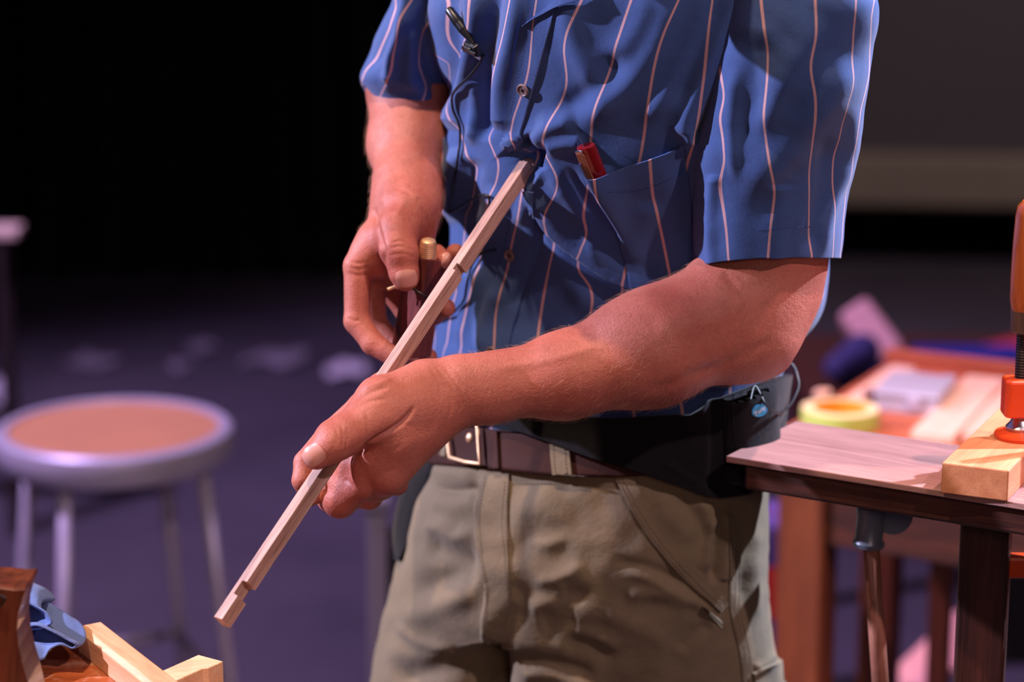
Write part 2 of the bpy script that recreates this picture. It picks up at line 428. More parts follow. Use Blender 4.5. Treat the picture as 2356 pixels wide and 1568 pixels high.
# ------------------------------------------------------------------ materials of the place and the man
def skin_mat():
    t = NT('skin'); v = t.coord()
    n1 = t.noise(v, 14, 4); n2 = t.noise(v, 90, 3); n3 = t.noise(v, 420, 3, .7)
    col = t.ramp(n1, [(.3, srgb(162, 88, 74)), (.55, srgb(192, 116, 98)), (.8, srgb(204, 132, 114))])
    col = t.mix(t.math('MULTIPLY', n2, .4), col, srgb(160, 70, 58)); col = t.mix(t.ramp(n3, [(.45, (0,0,0,1)), (.75, (.28,.28,.28,1))]), col, srgb(120, 56, 44))
    vo = t.N('ShaderNodeTexVoronoi', feature='DISTANCE_TO_EDGE'); t.L(t.coord((1,1,1)), vo.inputs['Vector']); vo.inputs['Scale'].default_value = 620
    b1 = t.bump(n3, .4, .0012); b2 = t.bump(vo.outputs[0], .4, .0006, b1)
    b3 = t.bump(t.noise(t.coord((1, 1, 1.7), (0, .9, 0)), 110, 3, .6, .3), .22, .0015, b2)
    t.b.inputs['Subsurface Radius'].default_value = (.010, .004, .002); t.b.inputs['Subsurface Scale'].default_value = .35
    return t.set(color=col, rough=.52, spec=.38, sss=.06, normal=b3)
def shirt_mat(name='blue_shirt_cloth', w=.031, stripes=True):
    t = NT(name); v = t.coord()
    n = t.noise(v, 900, 2); nb = t.noise(v, 9, 3)
    base = t.mix(n, srgb(48, 74, 128), srgb(70, 98, 152))
    base = t.mix(t.math('MULTIPLY', nb, .3), base, srgb(52, 68, 116))
    nrm = t.bump(t.noise(v, 2200, 2, .6), .25, .0005); nrm = t.bump(t.noise(v, 60, 4, .6), .30, .0020, nrm)
    if stripes:
        a = t.N('ShaderNodeAttribute', attribute_name='su'); x = t.math('ADD', a.outputs['Fac'], 100.5)
        d = t.math('ABSOLUTE', t.math('SUBTRACT', t.math('FRACT', x), .5))
        mr = t.N('ShaderNodeMapRange'); t.L(d, mr.inputs[0]); mr.inputs[1].default_value = w*.72; mr.inputs[2].default_value = w*1.15; mr.inputs[3].default_value = 1; mr.inputs[4].default_value = 0
        base = t.mix(mr.outputs[0], base, t.mix(n, srgb(190, 142, 150), srgb(206, 164, 164)))
    return t.set(color=base, rough=.82, spec=.2, sheen=.15, normal=nrm)
def canvas_mat(name, a, b, dark=.0, wv=900):
    t = NT(name); v = t.coord(); n = t.noise(v, wv, 2, .6); m = t.noise(v, 12, 4, .6); k = t.noise(v, 150, 3, .7)
    col = t.mix(m, a, b); col = t.mix(t.math('MULTIPLY', n, .5), col, tuple(c*.6 for c in a[:3]) + (1,))
    nrm = t.bump(n, .3, .0005); nrm = t.bump(k, .35, .0012, nrm); nrm = t.bump(t.noise(v, 32, 4, .6, .4), .35, .004, nrm)
    return t.set(color=col, rough=.9, spec=.15, sheen=.1, normal=nrm)
M_skin = skin_mat(); M_shirt = shirt_mat()
M_nail = plain('fingernail', srgb(206, 146, 132), .35, var=.06, scale=200)
M_khaki = canvas_mat('khaki_canvas', srgb(114, 101, 80), srgb(144, 127, 103))
M_seam = canvas_mat('khaki_seam', srgb(92, 82, 64), srgb(150, 134, 108))
M_thread = plain('khaki_thread', srgb(72, 62, 48), .8)
M_bthread = plain('blue_thread', srgb(60, 84, 150), .8)
M_black = canvas_mat('black_elastic', srgb(14, 13, 17), srgb(22, 20, 25), wv=1500)
M_blackp = plain('black_plastic', srgb(16, 16, 18), .35)
M_cable = plain('black_cable', srgb(14, 14, 18), .4)
M_leather = plain('brown_leather', srgb(58, 30, 24), .7, spec=.15, var=.25, scale=60, bump=.3)
M_brass = plain('brass', srgb(246, 200, 156), .45, .7, var=.06)
M_steel = plain('steel', srgb(170, 172, 180), .3, 1)
M_button = plain('shirt_button', srgb(124, 104, 104), .35, var=.2, scale=120)
M_hair = plain('grey_hair', srgb(120, 110, 104), .7)
M_eye = plain('eye', srgb(230, 228, 222), .2); M_iris = plain('iris', srgb(50, 60, 70), .2)
M_shoe = plain('brown_shoe_leather', srgb(64, 46, 36), .5); M_sole = plain('rubber_sole', srgb(30, 28, 27), .8)
AX_ROD = (V(510, 1440, 1.80) - V(1215, 375, 2.06)).normalized()
M_rod = wood('walnut_strip', srgb(206, 168, 150), srgb(158, 118, 106), tuple(AX_ROD), 1.0, .55, var=.5, pores=.6)
M_rosew = wood('dark_rosewood', srgb(138, 66, 62), srgb(74, 34, 34), (0, .1, 1), 1.2, .35, .2)
# ------------------------------------------------------------------ the man
person = thing('person', 'man in striped blue short-sleeved shirt and khaki trousers holding a notched wooden strip', 'person', (0.04, 2.16, 0))
def rodY(py): return 1.80 + (1440 - py) / 1065.0 * .26

# --- left arm and fist (the arm that crosses the picture)
def h3(l): return [Q(*p) for p in l]
lo = Q(1240, 1000, 1.97) - np.array([.36, .19, .14]); hi = Q(1240, 1000, 1.97) + np.array([.30, .17, .36])
lo = np.array([-.205, 1.80, .985]); hi = np.array([.285, 2.13, 1.36])
A = Field(lo, hi, .0014)
# upper arm, elbow, forearm
A.limb(Q(1795, 330, 2.022), Q(1752, 640, 2.035), .050, .050, .01)
A.limb(Q(1752, 600, 2.035), Q(1720, 755, 2.02), .052, .043, .02)
A.limb(Q(1770, 690, 2.05), Q(1768, 812, 2.045), .038, .020, .02)            # point of the elbow
A.limb(Q(1700, 730, 2.02), Q(1500, 800, 1.985), .046, .0455, .03)
A.limb(Q(1640, 700, 2.00), Q(1460, 800, 1.98), .034, .036, .02)             # forearm muscle
A.limb(Q(1500, 806, 1.985), Q(1300, 862, 1.965), .0455, .0335, .02)
A.limb(Q(1300, 864, 1.965), Q(1120, 896, 1.95), .0335, .0245, .02)
A.limb(Q(1120, 898, 1.95), Q(1040, 905, 1.945), .0245, .0235, .02)
A.limb(Q(1180, 856, 1.955), Q(1068, 866, 1.945), .016, .0135, .015)
# hand: back of the hand, heel, thenar
A.limb(Q(1030, 900, 1.945), Q(935, 930, 1.930), .0240, .0235, .02)
A.limb(Q(965, 880, 1.950), Q(880, 905, 1.955), .0165, .0150, .014)          # back of hand over index metacarpal
A.limb(Q(1000, 955, 1.935), Q(905, 1015, 1.906), .0225, .0220, .014)
A.limb(Q(965, 995, 1.930), Q(886, 1085, 1.906), .0205, .0200, .012)        # heel of the palm
A.limb(Q(960, 925, 1.925), Q(885, 960, 1.905), .0200, .0165, .012)          # thenar
A.limb(Q(905, 1005, 1.902), Q(856, 1050, 1.900), .0165, .0140, .008)
A.limb(Q(950, 950, 1.960), Q(850, 1060, 1.962), .0230, .0170, .012)          # palm behind the strip
A.limb(Q(900, 1040, 1.930), Q(878, 1110, 1.925), .0175, .0140, .010)
A.limb(Q(852, 1115, 1.916), Q(872, 1060, 1.908), .0145, .0150, .008)
A.limb(Q(800, 1070, 1.945), Q(790, 1150, 1.940), .0130, .0120, .008)
# index finger: far knuckle, down along the far side, hooked under the strip
A.chain(h3([(900, 890, 1.962), (838, 935, 1.962), (760, 1000, 1.948), (703, 1063, 1.928)]), [.0150, .0128, .0112, .0098], .004, .012)
A.chain(h3([(703, 1063, 1.928), (697, 1105, 1.918), (716, 1140, 1.925)]), [.0098, .0092, .0085], .002)
# middle finger: far side, big knuckle below the strip, tip turned back up into the palm
A.chain(h3([(890, 930, 1.975), (845, 980, 1.985), (762, 1142, 1.945)]), [.0150, .0125, .0112], .003, .010)
A.chain(h3([(762, 1146, 1.945), (782, 1152, 1.912), (830, 1120, 1.902)]), [.0125, .0140, .0115], .003)
A.limb(Q(832, 1116, 1.900), Q(832, 1076, 1.898), .0110, .0085, .004)
A.limb(Q(812, 1068, 1.912), Q(800, 1112, 1.914), .0120, .0135, .006)
A.limb(Q(770, 1108, 1.918), Q(800, 1120, 1.912), .0080, .0120, .005)
# ring and little fingers, tucked under the heel
A.chain(h3([(905, 960, 1.985), (870, 1030, 1.995), (812, 1140, 1.965)]), [.0140, .0115, .0108], .003, .010)
A.chain(h3([(812, 1140, 1.965), (850, 1142, 1.930), (886, 1100, 1.920)]), [.0108, .0105, .0090], .003)
A.chain(h3([(925, 990, 1.985), (900, 1060, 1.990), (880, 1118, 1.965)]), [.0130, .0105, .0098], .003, .010)
A.chain(h3([(880, 1118, 1.965), (912, 1112, 1.938), (925, 1075, 1.930)]), [.0098, .0094, .0080], .003)
A.chain(h3([(975, 880, 1.935), (872, 918, 1.908), (808, 975, 1.886)]), [.0180, .0172, .0130], .010)
# thumb laid along the strip
A.chain(h3([(925, 935, 1.915), (862, 968, 1.893), (800, 1003, 1.876)]), [.0190, .0165, .0148], .005, .012)
A.chain(h3([(800, 1003, 1.876), (768, 1021, 1.868), (728, 1046, 1.866)]), [.0150, .0142, .0120], .004)
A.limb(Q(770, 1006, 1.876), Q(784, 1000, 1.878), .0155, .0155, .006)        # thumb knuckle
va, fa = A.mesh(); va = laplace(va, fa, 2, .4)
def crease(v, f, spec, amp=1.0):
    """skin lines pressed into the side that faces the front"""
    N = vnormals(v, f); c = v.mean(0)
    if ((v - c)*N).sum() < 0: N = -N
    px, py = pix(v); w = np.clip(-N[:, 1]*3, 0, 1)
    return v + N*(folds(px, py, spec)*w*amp)[:, None]
CA = [([(960,925),(930,966),(901,987),(848,1022),(822,1048)], 5, -3.2, 'r'), 
  ([(795,975),(800,1000),(796,1030),(800,1050)], 3, -.8, 'r'), ([(782,970),(790,1000),(785,1035)], 3, -.7, 'r'), ([(772,975),(776,1005),(770,1030)], 3, -.4, 'r'),
  ([(843,940),(846,975),(848,1012)], 3.5, -.5, 'r'), ([(1000,840),(1028,880),(1038,930),(1030,975)], 3.5, -.6, 'r'), ([(1018,836),(1046,880),(1058,925),(1052,965)], 3.5, -.7, 'r'), ([(1032,834),(1062,870),(1064,900)], 3, -.4, 'r'),
  ([(985,838),(1010,880),(1015,930)], 3.5, -.4, 'r'), ([(815,925),(850,905),(900,885)], 6, -.9, 'r'), ([(800,952),(845,925),(900,915)], 5, -.6, 'r'), ([(830,895),(870,880),(905,872)], 6, .9, 'r'), ([(865,1110),(890,1085),(915,1080)], 5, -.7, 'r'),
  ([(880,1070),(900,1040),(930,1020)], 5, -.5, 'r'), ([(905,985),(930,975),(955,985)], 5, -.5, 'r'), ([(748,1096),(745,1120),(748,1140)], 4, -1.2, 'r'), ([(790,1100),(805,1110),(815,1128)], 4, -.8, 'r'),
  ([(1560,870),(1640,850),(1720,812),(1790,770)], 14, -1.8, 'r'), ([(1480,900),(1560,878),(1660,835)], 12, -1.2, 'r'), ([(1660,620),(1690,660),(1700,700)], 10, -1.2, 'r'), ([(1500,760),(1600,735),(1700,740)], 30, 2.0, 'r'), ([(1120,850),(1250,830),(1400,790)], 12, 1.0, 'r')]
va = crease(va, fa, CA)

# --- right arm and hand (behind the strip, holding the gauge)
lo = np.array([-.165, 1.97, 1.10]); hi = np.array([-.005, 2.34, 1.42])
B = Field(lo, hi, .0014)
B.limb(Q(970, 130, 2.25), Q(955, 200, 2.235), .036, .040, .01)
B.limb(Q(952, 200, 2.235), Q(940, 330, 2.19), .041, .0345, .02)
B.limb(Q(940, 330, 2.19), Q(938, 430, 2.13), .0335, .0275, .02)
B.limb(Q(938, 430, 2.13), Q(932, 480, 2.105), .0275, .0250, .02)
# back of the hand and thumb side
B.limb(Q(935, 470, 2.11), Q(870, 590, 2.085), .0230, .0190, .016)
B.limb(Q(930, 480, 2.115), Q(905, 610, 2.110), .0240, .0200, .016)
B.limb(Q(955, 480, 2.10), Q(958, 560, 2.095), .0200, .0150, .014)
B.limb(Q(940, 490, 2.085), Q(912, 540, 2.065), .0215, .0170, .012)
# thumb pointing down over the block
B.chain(h3([(915, 525, 2.065), (918, 578, 2.050), (930, 628, 2.044)]), [.0155, .0148, .0125], .004, .010)
B.limb(Q(930, 628, 2.044), Q(934, 641, 2.044), .0126, .0110, .004, None)
B.limb(Q(912, 572, 2.050), Q(924, 585, 2.047), .0150, .0148, .004)
# nearest finger: knuckle, bend, tip under the strip
B.chain(h3([(862, 560, 2.085), (823, 612, 2.075)]), [.0170, .0125], .004, .014)
B.chain(h3([(823, 612, 2.075), (821, 738, 2.062)]), [.0122, .0112], .003)
B.chain(h3([(821, 738, 2.062), (858, 790, 2.050), (905, 820, 2.040)]), [.0112, .0100, .0088], .003)
# second finger, deeper
B.chain(h3([(880, 560, 2.11), (855, 640, 2.112), (862, 745, 2.108), (915, 800, 2.092), (985, 822, 2.080)]), [.016, .0120, .0108, .0098, .0085], .003, .012)
B.chain(h3([(905, 570, 2.125), (890, 650, 2.135), (935, 715, 2.130), (1000, 722, 2.105), (1026, 708, 2.090)]), [.016, .0118, .0105, .0095, .0085], .0025, .012)
B.chain(h3([(930, 560, 2.13), (930, 640, 2.138), (985, 640, 2.130), (1030, 605, 2.105), (1048, 582, 2.095)]), [.015, .0112, .0100, .0092, .0085], .0025, .012)
B.chain(h3([(960, 545, 2.11), (975, 575, 2.108), (1003, 585, 2.085), (1022, 598, 2.066)]), [.0130, .0095, .0088, .0080], .0025, .010)
vb, fb = B.mesh(); vb = laplace(vb, fb, 2, .4)
CB = [([(860,470),(868,520),(882,570),(890,620)], 6, -2.2, 'r'), ([(896,560),(925,553),(955,566)], 3, -.7, 'r'), ([(893,572),(922,566),(956,577)], 3, -.7, 'r'), ([(893,588),(922,583),(958,592)], 3, -.6, 'r'),
  ([(965,470),(985,505),(992,545)], 4, -.8, 'r'), ([(945,480),(970,510),(982,550)], 4, -.5, 'r'), ([(935,425),(960,430),(985,445)], 5, -.8, 'r'), ([(905,430),(930,438),(955,455)], 5, -.6, 'r'),
  ([(805,600),(825,606),(845,600)], 3.5, -.8, 'r'), ([(803,612),(825,620),(848,612)], 3.5, -.8, 'r'), ([(800,730),(815,738),(830,735)], 3.5, -.8, 'r'), ([(800,625),(822,634),(846,630)], 3.5, -.6, 'r'), ([(880,480),(890,430),(915,400)], 9, 1.0, 'r'), ([(905,500),(925,470),(935,450)], 8, .8, 'r')]
vb = crease(vb, fb, CB)

# --- trunk, neck and head (inside and above the clothes)
hc = V(1330, -430, 1.94)
C_ = Field(np.array([-.14, 1.72, .86]), np.array([.36, 2.42, 1.92]), .0052)
C_.limb(Q(1400, 40, 2.13), Q(1440, 700, 2.20), .098, .108, .03)
C_.limb(Q(1180, 60, 2.17), Q(1220, 300, 2.18), .05, .05, .03); C_.limb(Q(1620, 60, 2.08), Q(1620, 300, 2.12), .05, .05, .03)
C_.limb(Q(1420, 700, 2.20), Q(1390, 1090, 2.21), .112, .115, .03)
C_.limb(Q(1130, -20, 2.20), Q(1000, 80, 2.25), .040, .034, .03); C_.limb(Q(1680, 0, 2.05), Q(1810, 120, 1.995), .044, .043, .03)
C_.limb(Q(1810, 120, 1.995), Q(1795, 360, 2.022), .044, .043, .02); C_.limb(Q(1000, 80, 2.25), Q(975, 130, 2.25), .034, .036, .02)
C_.limb(Q(1410, -100, 2.10), Q(1375, -300, 2.02), .062, .056, .03)
c = np.array(hc); fw = np.array([-.55, -.62, -.56]); fw /= np.linalg.norm(fw); upv = np.array([-.1, -.45, .88]); upv -= fw*(upv@fw); upv /= np.linalg.norm(upv); rt = np.cross(upv, fw)
hp = lambda f, u, r: c + fw*f + upv*u + rt*r
C_.limb(hp(-.035, .03, 0), hp(.02, .035, 0), .082, .078, .03); C_.limb(hp(.015, 0, 0), hp(.035, -.065, 0), .066, .045, .03)
C_.limb(hp(.075, -.075, .012), hp(.075, -.075, -.012), .024, .024, .02); C_.limb(hp(.092, .012, 0), hp(.112, -.022, 0), .009, .014, .012)
C_.limb(hp(.088, .022, .03), hp(.088, .022, -.03), .014, .014, .012)
for s_ in (-1, 1):
    C_.limb(hp(.096, .004, .032*s_), hp(.098, .004, .034*s_), .012, .012, .01, None, True)
    C_.limb(hp(.0, .012, .078*s_), hp(-.006, -.025, .076*s_), .016, .011, .006, (rt, .45))
    C_.limb(hp(.07, -.03, .035*s_), hp(.05, -.05, .045*s_), .022, .02, .02)
C_.limb(hp(.104, -.050, .018), hp(.104, -.050, -.018), .0075, .0075, .006)
vc, fc = C_.mesh(); vc = laplace(vc, fc, 2, .5)
vs = np.concatenate([va, vb, vc]); fs = np.concatenate([fa, fb + len(va), fc + len(va) + len(vb)])
body = mesh_obj('body', vs, fs, M_skin, person)
SA, SB, SC = Surf(va, fa), Surf(vb, fb), Surf(vc, fc)
for s_ in (-1, 1):
    M = Matrix.Translation(Vector(hp(.0835, .004, .031*s_))) @ Vector(fw).to_track_quat('Z', 'Y').to_matrix().to_4x4()
    e = lathe('eye', M, [(.0001, -.012)] + [(.012*math.sin(a), -.012*math.cos(a)) for a in np.linspace(.3, 2.84, 9)] + [(.0001, .012)], M_eye, person, 20)
    ir = lathe('iris', M, [(.0055, .0108), (.0052, .0122), (.0001, .0126)], M_iris, person, 20, cap=False); ir.parent = e
    lathe('eyelid', M, [(.0130, -.002), (.0128, .003), (.0115, .0065), (.0090, .0095)], M_skin, person, 20, cap=False).scale = (1, 1, 1)
H = Field(c - .13, c + .13, .004)
H.limb(hp(-.045, .045, 0), hp(.0, .055, 0), .086, .080, .03); H.limb(hp(-.05, -.01, 0), hp(-.055, -.03, 0), .074, .062, .03)
H.limb(hp(.075, .0, 0), hp(.08, -.12, 0), .062, .07, .012, None, True)
vh, fh = H.mesh(); mesh_obj('hair', laplace(vh, fh, 2), fh, M_hair, person)

# fingernails
def nail(surf, cx, cy, ax, ay, a, b, name='fingernail'):
    """a = half length, b = half width in px; (ax,ay) points to the tip"""
    l = math.hypot(ax, ay); ax, ay = ax/l, ay/l
    def f(u, v):
        s, t = (u-.5)*2, (v-.5)*2
        t2 = t*math.sqrt(max(0, 1 - .42*s*s)) if s > 0 else t*math.sqrt(max(0, 1 - .30*s*s)); s2 = s*math.sqrt(max(0, 1-.30*t*t))
        return cx + ax*a*s2 - ay*b*t2, cy + ay*a*s2 + ax*b*t2
    return grid_on(name, surf, 11, 11, f, -.0001, M_nail, person, .00055)
nail(SA, 722, 1047, -.80, .60, 25, 23)
nail(SB, 935, 640, .12, 1, 20, 25)
nail(SB, 1025, 598, -.2, 1, 17, 9)

# fine hair on both forearms
M_armhair = plain('arm_hair', srgb(196, 150, 120), .6)
def arm_hair(name, v, f, keep, n, flow, seed):
    N = vnormals(v, f); px, py = pix(v); ok = np.where(keep(px, py))[0]; r = np.random.RandomState(seed); pick = r.choice(ok, n)
    P = v[pick]; Nn = N[pick]; d = np.asarray(flow, float) + r.normal(0, .35, (n, 3)); d -= Nn*(d*Nn).sum(1)[:, None]; d /= np.linalg.norm(d, axis=1)[:, None]
    L = r.uniform(.005, .011, n)[:, None]; s_ = np.cross(Nn, d); V_ = []; 
    for t_, h_, w_ in ((0, -.0003, .00007), (.5, .0016, .00006), (1, .0022, .00002)):
        c_ = P + d*L*t_ + Nn*h_; V_ += [c_ + s_*w_, c_ - s_*w_, c_ + Nn*w_]
    V_ = np.stack(V_, 1).reshape(-1, 3); F_ = []
    for q in (0, 3):
        for a, b in ((0, 1), (1, 2), (2, 0)): F_.append([q+a, q+b, q+3+b, q+3+a])
    F_ = (np.array(F_)[None] + 9*np.arange(n)[:, None, None]).reshape(-1, 4)
    o = mesh_obj(name, V_, F_, M_armhair, person); o['kind'] = 'stuff'
arm_hair('arm_hair', va, fa, lambda x, y: (x > 1050) & (x < 1800) & (y > 600), 2600, (-.75, 0, -.65), 1)
arm_hair('arm_hair', vb, fb, lambda x, y: (y > 240) & (y < 520), 1300, (-.45, -.2, -.85), 2)
# ------------------------------------------------------------------ shirt: torso, placket, pocket, sleeves, collar
STR = [[(0,1019),(100,1025),(138,1040),(260,1030),(330,1026),(400,1040),(500,1035),(600,1010),(800,1000),(990,990)],
 [(0,1100),(75,1089),(130,1066),(190,1048),(300,1060),(400,1085),(470,1075),(600,1060),(700,1035),(800,1022),(990,1015)],
 [(0,1187),(80,1167),(190,1140),(260,1120),(300,1118),(392,1146),(463,1130),(560,1110),(616,1101),(702,1082),(820,1057),(990,1050)],
 [(0,1236),(30,1231),(184,1213),(230,1198),(290,1180),(330,1180),(370,1205),(470,1200),(558,1181),(616,1171),(699,1146),(795,1140),(990,1130)],
 [(0,1339),(105,1301),(202,1300),(286,1267),(350,1252),(413,1288),(484,1264),(556,1276),(657,1255),(790,1235),(990,1225)],
 [(0,1453),(38,1440),(160,1402),(295,1362),(400,1356),(493,1347),(522,1355),(560,1345),(615,1331),(660,1362),(760,1352),(990,1330)],
 [(0,1562),(76,1528),(168,1503),(253,1490),(358,1474),(450,1450),(600,1445),(690,1428),(800,1440),(960,1460)],
 [(0,1638),(135,1621),(300,1600),(500,1560),(640,1550),(800,1545),(945,1570)],
 [(0,1735),(300,1700),(600,1680),(990,1680)], [(0,1835),(300,1800),(600,1795),(990,1780)],
 [(0,1940),(300,1910),(600,1885),(690,1890),(760,1840),(990,1830)]]
SV = [[(0,1636),(156,1655),(219,1665),(269,1657),(370,1667),(404,1659),(530,1671),(606,1678)],
 [(0,1751),(168,1764),(278,1758),(358,1768),(442,1781),(522,1772),(589,1766)],
 [(0,1876),(72,1878),(152,1865),(219,1873),(316,1865),(442,1863),(581,1869)],
 [(0,1970),(168,1958),(383,1920),(600,1915)], [(0,2012),(34,2006),(168,2000),(362,1953),(476,1943),(593,1930)]]
SR = [[(0,905),(100,870),(188,832)], [(0,950),(48,931),(110,915),(175,899),(210,880),(240,863)], [(0,1000),(60,988),(95,972),(150,965),(204,981),(240,970)], [(0,1070),(100,1050),(260,1040)]]
PK = [[(250,1300),(360,1310),(600,1345),(700,1360)], [(250,1378),(390,1385),(446,1390),(590,1427),(657,1436),(700,1440)], [(250,1490),(356,1497),(421,1501),(606,1537),(650,1545),(700,1550)], [(250,1600),(700,1660)]]
def ufun(tab):
    def f(px, py):
        n = len(tab); X = np.stack([cr([a for a, b in l], [b for a, b in l], py) for l in tab], 0)
        u = np.zeros(px.shape)
        for i in range(n-1):
            m = (px >= X[i]) & (px < X[i+1]) if 0 < i < n-2 else ((px < X[1]) if i == 0 else (px >= X[n-2]))
            if n == 2: m = px > -1e9
            u = np.where(m, i + (px - X[i]) / np.maximum(X[i+1]-X[i], 18), u)
        return u
    return f
U_t, U_s, U_r, U_p = ufun(STR), ufun(SV), ufun(SR), ufun(PK)
LT = Loft([(-250, 1300, 1540, 2.07, .060, -.01), (-200, 1190, 1680, 2.08, .085, -.04), (-120, 1050, 1800, 2.09, .105, -.065), (0, 985, 1830, 2.105, .128, -.06), (120, 1000, 1850, 2.122, .142, -.055),
  (250, 1030, 1850, 2.142, .152, -.05), (330, 1020, 1862, 2.155, .156, -.05), (400, 1012, 1878, 2.167, .156, -.05), (470, 1030, 1890, 2.178, .152, -.045), (550, 1035, 1900, 2.188, .142, -.045),
  (650, 1018, 1905, 2.195, .133, -.04), (740, 1005, 1882, 2.20, .129, -.04), (800, 994, 1832, 2.20, .128, -.04), (860, 995, 1800, 2.20, .129, -.04), (930, 1012, 1784, 2.20, .130, -.04), (1010, 1020, 1775, 2.20, .130, -.04)])
T_F = [ ([(1745,-60),(1690,70),(1640,190),(1598,300),(1570,345)], 15, 8, 'r', 0), ([(1500,-20),(1470,60),(1400,150)], 30, 4, 'r'),
 # overlap line from the gathered point at the strip's end, swinging down to the right
 ([(1212,440),(1270,530),(1350,600),(1430,650),(1500,668),(1600,655),(1680,630)], 60, 9, 's', 0),
 ([(1225,400),(1290,510),(1390,590),(1480,640),(1600,640)], 26, 5, 'r'),
 ([(1180,330),(1215,372),(1245,385)], 34, -14, 'r', 0), ([(1210,360),(1230,400)], 22, -8, 'r', 0),
 ([(1160,320),(1190,345),(1215,350)], 13, 7, 'r', 0), ([(1215,345),(1255,300),(1330,270)], 22, 6, 'r'), ([(1240,370),(1290,420),(1360,520),(1400,600)], 20, 5, 'r'),
 ([(1250,345),(1300,330),(1350,330)], 20, 5, 'r'), ([(1300,380),(1350,470),(1390,540)], 18, -4, 'r'),
 ([(1150,300),(1155,200),(1180,80),(1200,-60)], 26, 8, 'r', 0), ([(1115,330),(1105,220),(1125,90),(1150,-60)], 18, -7, 'r'),
 ([(1040,300),(1060,200),(1090,100),(1095,-60)], 24, 10, 'r', 0), ([(1020,260),(1045,150),(1035,60),(1030,-60)], 20, -9, 'r'),
 ([(1096,170),(1095,260),(1085,340)], 12, 7, 'r'), ([(1120,150),(1115,280),(1110,330)], 14, -7, 'r'),
 ([(1065,330),(1040,400),(1035,470),(1050,520)], 20, 9, 'r'), ([(1020,300),(1015,380),(1022,440)], 16, 7, 'r'), ([(1090,360),(1080,430),(1085,500)], 20, -6, 'r'),
 ([(1240,380),(1215,450),(1200,520)], 20, 5, 'r'), ([(1150,420),(1130,500),(1110,560)], 26, 5, 'r'),
 ([(1290,-40),(1330,120),(1370,200),(1400,280)], 30, 5, 'r'), ([(1560,-40),(1500,120),(1400,240),(1310,300)], 30, 5, 'r'), ([(1650,-40),(1600,100),(1540,210),(1460,300)], 26, 6, 'r'),
 ([(1700,-40),(1640,110),(1590,230),(1565,320)], 24, 10, 'r', 0), ([(1660,-20),(1600,130),(1550,260)], 24, -6, 'r'), ([(1735,-40),(1690,110),(1635,250),(1600,330)], 18, -12, 'r', 0),
 ([(1440,100),(1400,170),(1330,230),(1270,260)], 26, -4, 'r'), ([(1560,330),(1585,420),(1590,600)], 30, -8, 'r'), ([(1500,450),(1480,540),(1450,600)], 34, 4, 'r'),
 ([(1250,560),(1330,660),(1420,760)], 30, 4, 'r'), ([(1360,640),(1330,700),(1260,780)], 26, 3, 'r'), ([(1090,600),(1075,700),(1050,800)], 20, 5, 'r'), ([(1050,640),(1040,740),(1030,820)], 16, -4, 'r'),
 ([(1225,470),(1240,560),(1215,640),(1180,720)], 12, -3, 'r'), ([(1150,650),(1120,740),(1100,820)], 18, 3, 'r'),
]
M_shirt_in = shirt_mat('blue_shirt_plain', stripes=False)
shirt, S_T = loft_mesh('shirt', LT, -250, 1010, 460, 380, 70, M_shirt, person, T_F, U_t, noise=(.9, 170), seed=3)

# left sleeve (nearer, picture right)
LS = Loft([(-150, 1640, 1900, 2.00, .045, -.01), (-80, 1640, 1980, 1.985, .058, -.02), (0, 1655, 2020, 1.980, .064, -.02), (120, 1642, 2008, 1.985, .067, -.01), (250, 1612, 1990, 2.000, .068, -.01), (340, 1597, 1973, 2.015, .068, 0), (450, 1597, 1952, 2.028, .068, 0), (560, 1595, 1938, 2.035, .068, 0), (650, 1595, 1930, 2.04, .068, 0)])
S_F = [([(1960,120),(1880,260),(1780,380),(1690,440)], 42, 8, 'r'), ([(1880,20),(1800,200),(1720,330)], 34, 4, 'r'), ([(1740,60),(1730,200),(1700,360)], 40, -6, 'r'),
 ([(1980,240),(1950,380),(1905,500),(1885,620)], 16, 4, 'r'), ([(1905,300),(1890,450),(1860,600)], 24, -4, 'r'), ([(1640,400),(1635,520),(1640,620)], 14, 4, 'r', 0), ([(1800,420),(1790,520),(1780,620)], 30, 3, 'r', 0),
 ([(1690,140),(1680,300),(1695,430)], 16, 3, 'r')]
hemL = lambda c, s: 592 + 0*c - 20*c*0 + np.where(s > 0, 16*np.clip(-c, 0, 1) + 2*np.clip(c, 0, 1) - 6*np.clip(s,0,1)*0, 0) + np.where(s <= 0, -14*np.abs(s), 0)
sleeve_l, S_S = loft_mesh('shirt_sleeve', LS, -150, hemL, 300, 230, 110, M_shirt, None, S_F, U_s, noise=(.8, 130), seed=8, thick=.0012)
sleeve_l.parent = shirt; sleeve_l.matrix_parent_inverse = shirt.matrix_world.inverted()
# right sleeve (farther, picture left)
LR = Loft([(-150, 985, 1160, 2.20, .045, 0), (-80, 925, 1120, 2.20, .055, 0), (0, 900, 1085, 2.21, .062, 0), (60, 872, 1060, 2.215, .064, 0), (120, 850, 1055, 2.225, .064, 0), (185, 829, 1050, 2.235, .064, 0), (230, 848, 1050, 2.24, .062, 0), (300, 850, 1052, 2.24, .06, 0)])
R_F = [([(945,-40),(925,60),(900,140),(893,190)], 13, 8, 'r', 0), ([(915,-20),(880,90),(850,170)], 14, -5, 'r'), ([(985,-40),(975,90),(1000,180),(1030,230)], 22, -9, 'r', 0), ([(1010,-40),(1012,60),(1020,140)], 15, 8, 'r'), ([(870,200),(930,185),(990,215)], 18, 3, 'r'), ([(960,60),(945,140),(950,220)], 18, 4, 'r')]
hemR = lambda c, s: np.where(s > 0, 254 + 12*c - 62*np.clip(-c, 0, 1)**5, 240 + 0*c)
